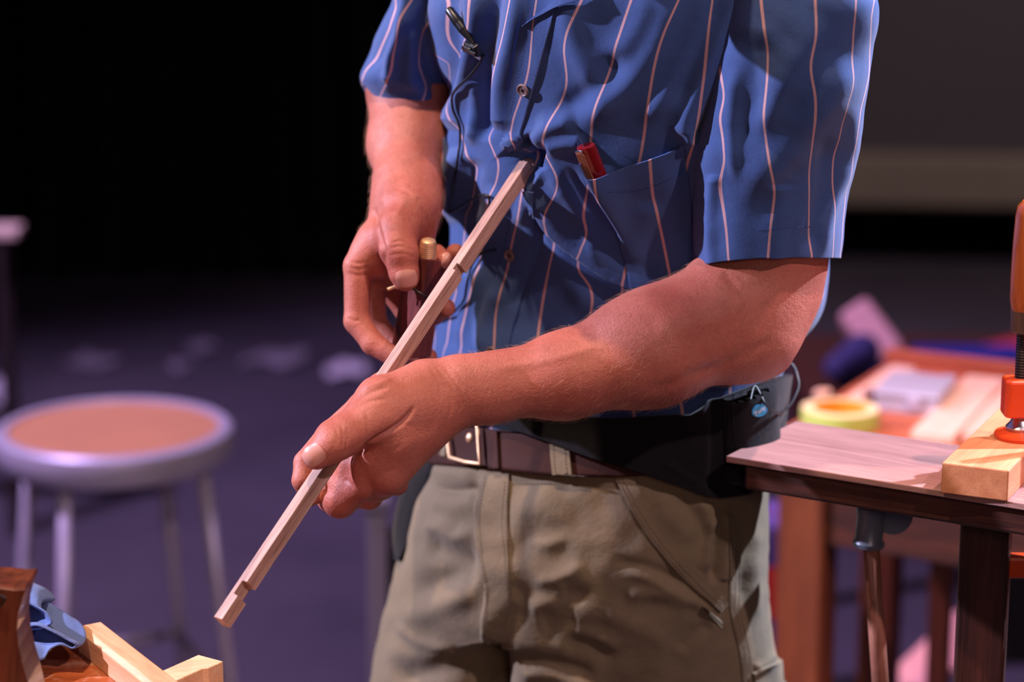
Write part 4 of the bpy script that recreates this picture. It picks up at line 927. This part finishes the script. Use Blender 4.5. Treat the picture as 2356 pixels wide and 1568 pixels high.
# metal stool with a round hardboard seat
M_smetal = plain('grey_enamel_metal', srgb(186, 180, 194), .34, .3, var=.06); M_seat = plain('hardboard_seat', srgb(190, 134, 96), .38, var=.14, scale=9)
sp = QZ(262, 985, .61); stool = thing('metal_stool', 'round grey metal stool with a tan hardboard seat', 'stool', (sp.x, sp.y, 0)); SX, SY = sp.x, sp.y
SMt = Matrix.Translation((SX, SY, 0)); R_ = .190
lathe('seat_rim', SMt, [(R_-.024,.606), (R_-.022,.613), (R_-.010,.614), (R_-.003,.609), (R_,.598), (R_-.001,.580), (R_-.006,.566), (R_-.012,.562), (R_-.020,.562), (R_-.020,.598)], M_smetal, stool, 96, cap=False)
lathe('seat', SMt, [(.0001,.592), (R_-.024,.592), (R_-.023,.607), (R_-.026,.6095), (.0001,.611)], M_seat, stool, 96)
for k_, a_ in enumerate((160, 250, 340, 70)):
    a = math.radians(a_); c, s = math.cos(a), math.sin(a)
    tube('leg', [(SX+.152*c, SY+.152*s, .592), (SX+.212*c, SY+.212*s, .012)], .0105, M_smetal, stool, 16, straight=True)
    lathe('rubber_foot', Matrix.Translation((SX+.213*c, SY+.213*s, 0)), [(.0001,0), (.015,0), (.015,.02), (.012,.035), (.0001,.035)], M_blackp, stool, 16)
for k_ in range(4):
    a = math.radians((160, 250, 340, 70)[k_]); b = math.radians((160, 250, 340, 70)[(k_+1) % 4]); r_ = .185
    tube('brace', [(SX+r_*math.cos(a), SY+r_*math.sin(a), .20), (SX+r_*math.cos(b), SY+r_*math.sin(b), .20)], .008, M_smetal, stool, 10, straight=True)
# grey metal stand half hidden behind the man
st = thing('metal_stand', 'slim grey metal post with a dark box on its foot behind the fist', 'stand', (-.19, 3.3, 0))
p0 = V(866, 1150, 3.3); M_dpost = plain('dark_grey_metal', srgb(112, 108, 128), .4, .3)
box('post', Matrix.Translation((p0.x, 3.3, 0)), (-.014, -.014, .02), (.014, .014, p0.z), M_dpost, st, .003)
box('post_cap', Matrix.Translation((p0.x, 3.3, p0.z)), (-.018, -.018, -.01), (.018, .018, .006), M_dpost, st, .002)
box('foot_plate', Matrix.Translation((p0.x, 3.3, 0)), (-.12, -.12, 0), (.20, .12, .02), M_blackp, st, .004)
box('dark_case', Matrix.Translation((p0.x, 3.34, 0)), (.0, .0, .02), (.16, .10, V(890, 1258, 3.34).z), M_blackp, st, .006)
# scraps on the floor
M_paper = plain('paper_scrap', srgb(196, 186, 200), .8); M_paper2 = plain('grey_scrap', srgb(120, 112, 124), .8)
def scrap(px, py, w, d, label, m, rz, h=.012, seed=0):
    r = random.Random(seed); p = QZ(px, py, .0); M = Matrix.Translation((p.x, p.y, .001)) @ Matrix.Rotation(rz, 4, 'Z'); nx, ny = 10, 8; T = []; 
    f = lambda i, j: h*(.5 + .5*math.sin(i*.9 + seed)*math.cos(j*1.1 + seed*2)) * (.4 + .6*(i/(nx-1)))
    vs = [M @ Vector((-w/2 + w*i/(nx-1) + .02*w*r.uniform(-1,1), -d/2 + d*j/(ny-1), .002 + f(i, j))) for i in range(nx) for j in range(ny)]
    fs = [(i*ny+j, (i+1)*ny+j, (i+1)*ny+j+1, i*ny+j+1) for i in range(nx-1) for j in range(ny-1)]
    o = mesh_obj('wood_scrap' if m is M_paper2 else 'paper_scrap', vs, fs, m, None); q = o.modifiers.new('t', 'SOLIDIFY'); q.thickness = .0015; q.offset = 1
    return tag(o, label, 'scrap', 'scraps on the stage floor')
scrap(797, 858, .11, .13, 'bright lavender scrap of paper on the floor just left of the far hand', M_paper, .1, .03, 1)
scrap(640, 832, .17, .16, 'long pale shaving lying on the floor right of the stool, beside the brightest scrap', M_paper2, -.3, .03, 2)
scrap(410, 848, .05, .10, 'small round grey scrap on the floor behind the stool top', M_paper2, .4, .02, 3)
scrap(212, 838, .10, .14, 'dim grey scrap on the floor far behind the left half of the stool', M_paper2, .9, .02, 4)
scrap(465, 803, .08, .12, 'faint grey chip on the floor farthest back above the stool', M_paper2, .2, .02, 5)
# crumpled paper at the left edge
pp = QZ(-6, 945, 0); F = Field(np.array([pp.x-.08, pp.y-.08, -.01]), np.array([pp.x+.08, pp.y+.08, .13]), .004); r = random.Random(4)
for i in range(14): F.limb((pp.x + r.uniform(-.03,.03), pp.y + r.uniform(-.03,.03), r.uniform(.03,.075)), (pp.x + r.uniform(-.03,.03), pp.y + r.uniform(-.03,.03), r.uniform(.03,.085)), .016, .018, .004)
v_, f_ = F.mesh(); v_[:, 2] -= v_[:, 2].min(); tag(mesh_obj('crumpled_paper', v_, f_, M_paper, None), 'crumpled lavender paper on the floor at the left picture edge', 'paper')
# low table far left
tb = thing('side_table', 'far pale-topped side table reaching in at the left edge', 'table', (-1.3, 5.1, 0)); M_pale = wood('pale_table_wood', srgb(232, 204, 188), srgb(200, 170, 156), (1,0,0), .6)
tz = V(38, 534, 5.0); box('tabletop', Matrix.Translation((tz.x, 5.0, tz.z)), (-.7, .0, -.014), (0, .08, .004), M_pale, tb, .003)
M_tred = plain('dark_red_paint', srgb(30, 14, 15), .7)
for x_ in (-.64, -.05):
    for y_ in (.005, .06): box('leg', Matrix.Translation((tz.x, 5.0, 0)), (x_, y_, 0), (x_+.02, y_+.02, tz.z-.012), M_tred, tb, .003)

# ------------------------------------------------------------------ workbench in the lower left corner
M_slab = (lambda t: t.set(color=t.mix(t.ramp(t.noise(t.coord(), 26, 5, .7), [(.50, (0,0,0,1)), (.66, (1,1,1,1))]), t.ramp(t.noise(t.coord((1, 3, 1)), 12, 5, .65), [(.3, srgb(132, 58, 28)), (.7, srgb(190, 100, 52))]), srgb(206, 150, 120)),
      rough=.34, coat=.2, normal=t.bump(t.noise(t.coord(), 60, 4, .7), .35, .003)))(NT('worn_orange_wood'))
wb = thing('workbench', 'worn glossy orange wooden bench top in the lower left corner', 'workbench', (-.42, 1.75, 0))
op = [(-190,1500),(-60,1482),(60,1470),(120,1464),(190,1476),(250,1499),(330,1524),(410,1545),(520,1572),(640,1620),(700,1720),(690,1850),(560,1990),(-190,1990)]
pts = [QZ(x, y, .90) for x, y in op]; prism('bench_top', Matrix(), [(p.x, p.y) for p in pts], .86, .90, M_slab, wb, .004, 3)
for x_, y_ in ((-.50, 1.82), (-.33, 1.80), (-.50, 1.42), (-.33, 1.42)): box('leg', Matrix.Translation((x_, y_, 0)), (-.03, -.03, 0), (.03, .03, .86), M_slab, wb, .004)
M_beech = wood('beech', srgb(238, 190, 148), srgb(214, 154, 110), (.55, -.8, 0), 1.2, .42, .25, pores=.25)
M_beech2 = wood('beech_block_wood', srgb(250, 214, 172), srgb(232, 184, 138), (1, .3, 0), 1.0, .5, pores=.25)
q1 = QZ(212, 1492, .90); q2 = QZ(395, 1640, .90); MB_ = frame(q1, q2 - q1)
bar = prism('beech_bar', MB_ @ Matrix.Rotation(math.pi/2, 4, 'Y') @ Matrix.Rotation(math.pi/2, 4, 'Z'), [(-.0125,.0), (.0125,.0), (.0125,.019), (.0085,.023), (-.0085,.023), (-.0125,.019)], .0, .26, M_beech, None, .0008)
tag(bar, 'long chamfered beech bar lying diagonally on the orange bench', 'wood bar')
b1 = QZ(424, 1600, .90); MB2 = frame(b1, QZ(540, 1560, .90) - QZ(400, 1625, .90))
blk2 = prism('pale_wood_block', MB2 @ Matrix.Rotation(0, 4, 'X'), [(-.02,-.010),(.012,-.010),(.016,-.013),(.034,-.013),(.034,.014),(-.03,.014)], .0, .022, M_beech2, None, .0008)
tag(blk2, 'short pale wooden block with a stepped end beside the beech bar', 'wood block')
M_tote = wood('plane_handle_wood', srgb(120, 62, 40), srgb(70, 36, 26), (.1, 0, 1), .8, .3, .4, pores=.35)
tt = thing('hand_plane', 'dark wooden hand plane with a flared handle at the lower left edge', 'plane', tuple(QZ(-60, 1640, .90)))
op = [(-120,1352),(-40,1350),(0,1352),(34,1356),(57,1354),(60,1360),(50,1385),(42,1415),(39,1450),(43,1490),(52,1530),(64,1570),(80,1640),(86,1700),(-120,1700)]
def tp(Y): return [V(x, y, 1.70) + Vector((0, Y, 0)) for x, y in op]
bm = bmesh.new(); A_ = [bm.verts.new(p) for p in tp(0)]; B_ = [bm.verts.new(p) for p in tp(.048)]; n = len(A_)
bm.faces.new(A_[::-1]); bm.faces.new(B_)
for i in range(n): bm.faces.new((A_[i], A_[(i+1)%n], B_[(i+1)%n], B_[i]))
bm_obj('handle', bm, M_tote, tt, False, .004, 3)
zb = min((tp(0)[i].z for i in range(n)))
tube('handle_eye', [V(-14,1374,1.6985), V(2,1370,1.6975), V(11,1376,1.6975), V(8,1386,1.6975), V(-8,1398,1.6985)], .0010, M_blackp, tt, 8, 30)
box('plane_sole', Matrix.Translation((QZ(-60,1640,.9).x, 1.70, .9)), (-.10, -.05, 0), (.035, .06, max(.004, zb-.9)), M_tote, tt, .001)
# folded blue cloth
M_denim = canvas_mat('blue_cotton_rag', srgb(74, 94, 150), srgb(118, 138, 186), wv=700)
cl = [(-60,1392,1.93),(20,1378,1.93),(70,1386,1.925),(108,1402,1.92),(116,1414,1.918),(100,1424,1.92),(50,1432,1.93),(20,1440,1.935),(26,1448,1.93),(70,1440,1.92),(112,1432,1.915),(140,1444,1.91),(166,1460,1.905),(184,1474,1.90),(176,1480,1.90),(130,1470,1.90),(105,1480,1.90),(92,1498,1.895),(60,1500,1.89),(20,1496,1.89),(-60,1490,1.89)]
cp = spline([tuple(V(x, y, Y)) for x, y, Y in cl], 130); vs = []; nr_ = 26
for i in range(130):
    for j in range(nr_):
        s_ = j/(nr_-1); w_ = .075*s_; vs.append((cp[i][0] + .006*math.sin(s_*5 + i*.07) - .012*s_, cp[i][1] + w_ - .010 + .004*math.sin(i*.15), max(.902, cp[i][2] + .0035*math.sin(s_*7 + i*.11) - .004*s_)))
fs = [(i*nr_+j, (i+1)*nr_+j, (i+1)*nr_+j+1, i*nr_+j+1) for i in range(129) for j in range(nr_-1)]
rag = mesh_obj('blue_rag', vs, fs, M_denim, None); mo = rag.modifiers.new('t', 'SOLIDIFY'); mo.thickness = .0016; tag(rag, 'crumpled folded blue cotton rag behind the hand plane', 'cloth')

# ------------------------------------------------------------------ near bench on the right with board, block and clamp
M_board = wood('pinkish_walnut_board', srgb(176, 132, 124), srgb(146, 104, 100), (.83, -.55, 0), .8, .5, .1, pores=.35)
M_dark = wood('dark_bench_wood', srgb(92, 48, 34), srgb(52, 28, 24), (.83, -.55, 0), .6, .45, .1)
c0 = QZ(1670, 1048, 1.05); cx = (QZ(2356, 1158, 1.05) - c0).normalized(); BM = frame(c0, cx)
bd = prism('walnut_board', BM, [(0, 0), (.62, 0), (.62, .137), (.004, .137)], -.006, 0, M_board, None, .0010)
tag(bd, 'wide smooth pinkish walnut board on the near bench, its corner at the man\'s hip', 'board')
nb_ = thing('near_bench', 'dark brown bench under the pinkish board, with a grey vice screw beneath', 'workbench', (.6, 2.0, 0))
box('bench_top', BM, (.015, .006, -.030), (.66, .131, -.0065), M_dark, nb_, .003)
box('apron', BM, (.09, .10, -.055), (.60, .12, -.030), M_dark, nb_, .003)
MD2 = wood('dark_leg_wood', srgb(84, 46, 36), srgb(54, 30, 28), (0, 0, 1), .6, .45)
lp = V(2268, 1300, 1.98); box('leg', Matrix.Translation((lp.x, 1.98, 0)) @ Matrix.Rotation(-.25, 4, 'Z'), (-.022, -.022, 0), (.020, .03, 1.02), MD2, nb_, .003)
for x_, y_ in ((.595, .012), (.595, .088), (.30, .092)): box('leg', BM, (x_, y_, -1.05), (x_+.042, y_+.038, -.030), MD2, nb_, .003)
vz = V(2002, 1200, 2.02); MS = Matrix.Translation(vz)
M_cast = plain('grey_cast_iron', srgb(120, 128, 144), .35, .3)
lathe('vice_sleeve', MS @ Matrix.Rotation(.03, 4, 'Y'), [(.0001,-.022), (.0135,-.022), (.0145,-.018), (.0125,-.014), (.012,.006), (.0130,.010), (.0130,.014), (.0001,.014)], M_cast, nb_, 32)
M_peg = wood('pinkish_peg_wood', srgb(190, 128, 104), srgb(150, 92, 74), (0, 0, 1), 1.2)
lathe('vice_knob', MS, [(.0001,.014), (.010,.014), (.0115,.018), (.0115,.026), (.009,.030), (.0001,.031)], M_peg, nb_, 28)
tube('vice_handle', [V(2004, 1250, 2.02), V(2034, 1700, 2.02)], .0075, M_peg, nb_, 16, straight=True)
lathe('vice_screw', Matrix.Translation(vz + Vector((.020, .02, .006))) @ Matrix.Rotation(1.57, 4, 'X'), [(.0001,-.10), (.012,-.10), (.012,.012), (.017,.014), (.017,.022), (.0001,.022)], M_cast, nb_, 28)
k0 = QZ(2164, 1134, 1.05); k1 = QZ(2290, 1030, 1.05); MBk = frame(k0, Vector((.905, -.425, 0)))
M_blk = wood('orange_beech_wood', srgb(222, 152, 108), srgb(198, 124, 84), (.48, .87, 0), .8, .5, pores=.2)
bb = box('beech_clamping_block', MBk, (0, 0, 0), (.056, .21, .0265), M_blk, None, .0012); tag(bb, 'square orange beech block lying on the pinkish board under the clamp', 'wood block')
cpz = QZ(2335, 1006, 1.0765); cl_ = thing('bar_clamp', 'bar clamp with orange wooden handle and orange jaw pressing on the beech block', 'clamp', tuple(cpz)); CX, CY = cpz.x + .004, cpz.y
M_or = plain('orange_paint', srgb(222, 74, 26), .38, coat=.3, var=.06); M_hnd = wood('orange_handle_wood', srgb(206, 112, 54), srgb(160, 74, 32), (0, 0, 1), .8, .3, .5, pores=.3)
CMt = Matrix.Translation((CX, CY, 1.0765)); zz = lambda py: V(2335, py, CY).z - 1.0765
lathe('swivel_pad', CMt, [(.0001,0), (.021,0), (.022,.003), (.021,.005), (.012,.007), (.0001,.007)], M_or, cl_, 40)
lathe('ball_joint', CMt, [(.0001,.006), (.012,.006), (.0125,.010), (.009,.014), (.006,.020), (.0001,.020)], M_steel, cl_, 32)
zb0, zb1 = zz(955), zz(870); pr_ = [(.0001,.018)]; z = .018
while z < zz(762): pr_ += [(.0062, z), (.0070, z+.0012)]; z += .0024
pr_ += [(.0062, zz(760)), (.0001, zz(760))]; lathe('screw', CMt, pr_, plain('blackened_steel', srgb(48, 42, 42), .4, .6), cl_, 20)
zb0b, zb1b = zz(955), zz(868)
prism('sliding_jaw', CMt, [(-.013,-.013),(.10,-.011),(.112,-.008),(.112,.008),(.10,.011),(-.013,.013),(-.016,.008),(-.016,-.008)], zb0b, zb1b, M_or, cl_, .003, 3)
box('bar', CMt, (.095, -.004, -.12), (.112, .004, .16), M_steel, cl_, .001)
box('fixed_jaw', CMt, (-.02, -.008, -.125), (.112, .008, -.105), M_or, cl_, .003)
h0, h1, h2 = zz(762), zz(712), zz(458)
lathe('ferrule', CMt, [(.0001,h0), (.012,h0), (.0125,h0+.002), (.0130,h1)], plain('dull_ferrule', srgb(120, 100, 88), .35, .6), cl_, 36)
hh = h2 - h1; lathe('handle', CMt, [(.0001,h1), (.0125,h1), (.0140,h1+.01), (.0143,h1+hh*.3), (.0138,h1+hh*.6), (.0128,h1+hh*.85), (.0112,h1+hh*.94), (.007,h1+hh*.99), (.0001,h2)], M_hnd, cl_, 40)

# ------------------------------------------------------------------ rear bench with its clutter
RZ = .80; r0 = QZ(1788, 992, RZ); r1 = QZ(2032, 838, RZ); vdir = (r1 - r0); dp = vdir.length; vdir.normalize(); udir = Vector((vdir.y, -vdir.x, 0)); RM = frame(r0, udir)
M_rb = wood('rear_bench_wood', srgb(206, 118, 82), srgb(168, 84, 52), tuple(udir), .5, .5); M_rleg = wood('rear_leg_wood', srgb(138, 70, 34), srgb(90, 44, 22), (0,0,1), .5, .5)
rb_ = thing('rear_bench', 'blurred orange-brown joiner\'s bench behind the pinkish board', 'workbench', (r0.x, r0.y, 0))
box('bench_top', RM, (0, 0, -.035), (.95, dp, 0), M_rb, rb_, .004); box('back_rail', RM, (0, dp, -.05), (.95, dp+.022, .022), M_rb, rb_, .004)
box('apron', RM, (.02, .02, -.15), (.90, .045, -.035), M_dark, rb_, .003); box('end_apron', RM, (.02, .045, -.15), (.045, dp-.02, -.035), M_rleg, rb_, .003)
for x_, y_, w_ in ((.0, .01, .062), (.0, dp-.07, .05), (.86, .01, .06), (.86, dp-.07, .06), (.10, dp-.06, .03)):
    box('leg', RM, (x_, y_, -RZ), (x_+w_, y_+w_, -.035), M_rleg, rb_, .003)
box('stretcher', RM, (.05, dp-.05, -.62), (.86, dp-.025, -.56), M_rleg, rb_, .003)
def on_bench(px, py, h=0): return QZ(px, py, RZ + h)
tp_ = on_bench(1932, 978, .0); tape = thing('masking_tape_roll', 'roll of green-edged yellow masking tape lying flat on the rear bench', 'tape roll', tuple(tp_)); TM = Matrix.Translation(tp_)
M_tg = plain('green_tape', srgb(178, 196, 92), .6); M_ty = plain('yellow_core', srgb(226, 156, 36), .6); M_tw = plain('tape_side', srgb(226, 206, 156), .6)
lathe('tape', TM, [(.036,0), (.050,0), (.0505,.003), (.0505,.021), (.050,.024)], M_tg, tape, 48, cap=False)
lathe('tape_face', TM, [(.050,.024), (.036,.0245)], M_tw, tape, 48, cap=False)
lathe('core', TM, [(.036,.0), (.036,.0245), (.033,.0245), (.033,.0)], M_ty, tape, 48, cap=False)
M_clear = (lambda t: t.set(color=srgb(222, 220, 244), rough=.25, trans=.35, ior=1.3, coat=.3))(NT('cloudy_plastic'))
pb0 = on_bench(2010, 946); PMx = frame(pb0, udir + Vector((0, .12, 0)))
pbx = thing('plastic_parts_box', 'shallow cloudy white plastic box with a lid on the rear bench', 'box', tuple(pb0))
box('box_base', PMx, (0, 0, 0), (.085, .11, .022), M_clear, pbx, .003); box('lid', PMx, (-.002, -.002, .022), (.087, .112, .030), M_clear, pbx, .003)
for k_ in range(2): box('hinge', PMx, (.02+.05*k_, .108, .016), (.034+.05*k_, .116, .030), M_clear, pbx, .001)
box('latch', PMx, (.045, -.006, .012), (.062, 0, .028), M_clear, pbx, .001)
M_pine = wood('pale_pine', srgb(242, 206, 184), srgb(224, 180, 154), tuple(vdir), .8, .6, pores=.2)
def plank(px0, py0, px1, py1, w, h, label, rzs=0, z=0):
    a, b = on_bench(px0, py0, z), on_bench(px1, py1, z); M = frame(a, b - a); o = box('pine_offcut', M, (0, -w, 0), ((b-a).length, 0, h), M_pine, None, .001); return tag(o, label, 'plank', 'pine planks on the rear bench')
plank(2095, 1012, 2225, 880, .055, .012, 'pale pine plank lying nearest the plastic box on the rear bench'); plank(2215, 1016, 2330, 892, .045, .016, 'pale pine plank nearest the clamp on the rear bench')
plank(1946, 925, 2052, 850, .035, .008, 'pale pine strip along the left edge of the rear bench behind the tape')
sh_ = on_bench(1892, 916); F = Field(np.array(sh_) - .03, np.array(sh_) + .03, .002); F.limb((sh_.x-.006, sh_.y, sh_.z+.006), (sh_.x+.008, sh_.y+.004, sh_.z+.008), .007, .005, .004); v_, f_ = F.mesh(); tag(mesh_obj('wood_shaving', v_, f_, M_pine, None), 'small pale curl of shaving on the rear bench left of the tape', 'shaving')
kb = on_bench(2002, 930); tag(lathe('brown_knob', Matrix.Translation(kb), [(.0001,0), (.008,0), (.006,.006), (.009,.012), (.010,.018), (.006,.023), (.0001,.024)], M_tote, None, 24), 'small brown knob standing between the tape roll and the plastic box', 'knob')
# things behind the rear bench
M_vio = plain('violet_cloth', srgb(50, 42, 92), .8); M_redc = plain('red_cloth', srgb(176, 40, 46), .8); M_blu = plain('deep_blue_plastic', srgb(40, 44, 130), .5)
ct = thing('low_side_bench', 'low dark shelf unit behind the rear bench', 'bench', (1.0, 4.2, 0))
box('shelf_top', Matrix.Translation((.62, 4.1, .55)), (-.10, 0, -.02), (.75, .5, 0), M_dark, ct, .004)
for x_ in (-.08, .68):
    for y_ in (.02, .44): box('leg', Matrix.Translation((.62, 4.1, 0)), (x_, y_, 0), (x_+.04, y_+.04, .53), M_dark, ct, .003)
pw0, pw1 = V(2080, 868, 4.20), V(1965, 718, 4.28); AXp = pw1 - pw0; MP = frame(pw0, AXp, (.1, -1, .25)); M_pk = plain('pinkish_pale_wood', srgb(206, 150, 150), .6)
lo_ = thing('pale_wooden_mallet', 'pale pinkish wooden mallet leaning up behind the rear bench', 'mallet', tuple(pw0))
box('head', MP, (AXp.length*.25, -.032, -.03), (AXp.length*1.04, .032, .03), M_pk, lo_, .012, 4); box('handle', MP, (.0, -.028, -.016), (AXp.length*.30, .032, .016), M_pk, lo_, .008, 3)
bx_ = box('blue_tool_case', Matrix.Translation(V(2225, 832, 4.15)), (-.085, 0, -.045), (.11, .10, .008), M_blu, None, .006); tag(bx_, 'flat deep blue case behind the back rail of the rear bench', 'case')
bx_.location.z += 0
F = Field(np.array([.50, 4.05, .55]), np.array([.72, 4.4, .78]), .006); q = V(1925, 815, 4.2); F.limb((q.x, 4.18, q.z-.02), (q.x+.05, 4.22, q.z), .026, .034, .02); F.limb((q.x+.03, 4.2, q.z-.05), (q.x+.09, 4.22, q.z-.03), .03, .026, .02)
v_, f_ = F.mesh(); v_[:, 2] = np.maximum(v_[:, 2], .551); tag(mesh_obj('violet_cloth', v_, f_, M_vio, None), 'bundled violet-blue cloth left of the pale mallet', 'cloth')
q = V(2280, 812, 4.45); F = Field(np.array([q.x-.16, 4.3, q.z-.14]), np.array([q.x+.2, 4.6, q.z+.1]), .007); F.limb((q.x-.06, 4.45, q.z-.04), (q.x+.12, 4.47, q.z-.02), .045, .06, .02); F.limb((q.x, 4.42, q.z-.06), (q.x+.09, 4.45, q.z-.07), .05, .05, .02)
v_, f_ = F.mesh(); v_[:, 2] = np.maximum(v_[:, 2], .551); tag(mesh_obj('red_cloth', v_, f_, M_redc, None), 'crumpled dark red cloth behind the blue case', 'cloth')
# striped cloth hanging off the bench end
M_str = NT('red_violet_stripes'); _t = M_str; _c = _t.coord(); _s = _t.N('ShaderNodeSeparateXYZ'); _t.L(_c, _s.inputs[0])
_w = _t.math('FRACT', _t.math('MULTIPLY', _s.outputs[2], 6.6)); M_str = _t.set(color=_t.mix(_t.ramp(_w, [(.0, (0,0,0,1)), (.50, (0,0,0,1)), (.53, (1,1,1,1)), (1, (1,1,1,1))]), srgb(190, 44, 46), srgb(84, 62, 136)), rough=.85)
q = V(1770, 1172, 3.30); bag = thing('striped_bag', 'red and violet striped bag standing between his hip and the orange bench leg', 'bag', (q.x, 3.3, 0)); zt = q.z
prism('bag_body', Matrix.Translation((q.x, 3.30, 0)), [(-.12,-.05),(.04,-.055),(.045,.05),(-.12,.055)], .0, zt, M_str, bag, .014, 4)
tube('bag_handle', [(q.x-.10, 3.28, zt-.01), (q.x-.09, 3.28, zt+.05), (q.x-.05, 3.28, zt+.065), (q.x-.02, 3.28, zt+.04), (q.x-.01, 3.28, zt-.01)], .006, M_redc, bag, 8, 24)
pl0, pl1 = V(2080, 1590, 3.5), V(2215, 1460, 3.62); MPl = frame(pl0 - (pl1-pl0)*2.2, pl1 - pl0, (0, -.4, .9)); lb = box('leaning_board', MPl, (0, -.035, -.01), ((pl1-pl0).length*3.4, .035, .01), M_pk, None, .002); tag(lb, 'pale pinkish board leaning under the rear bench', 'board')
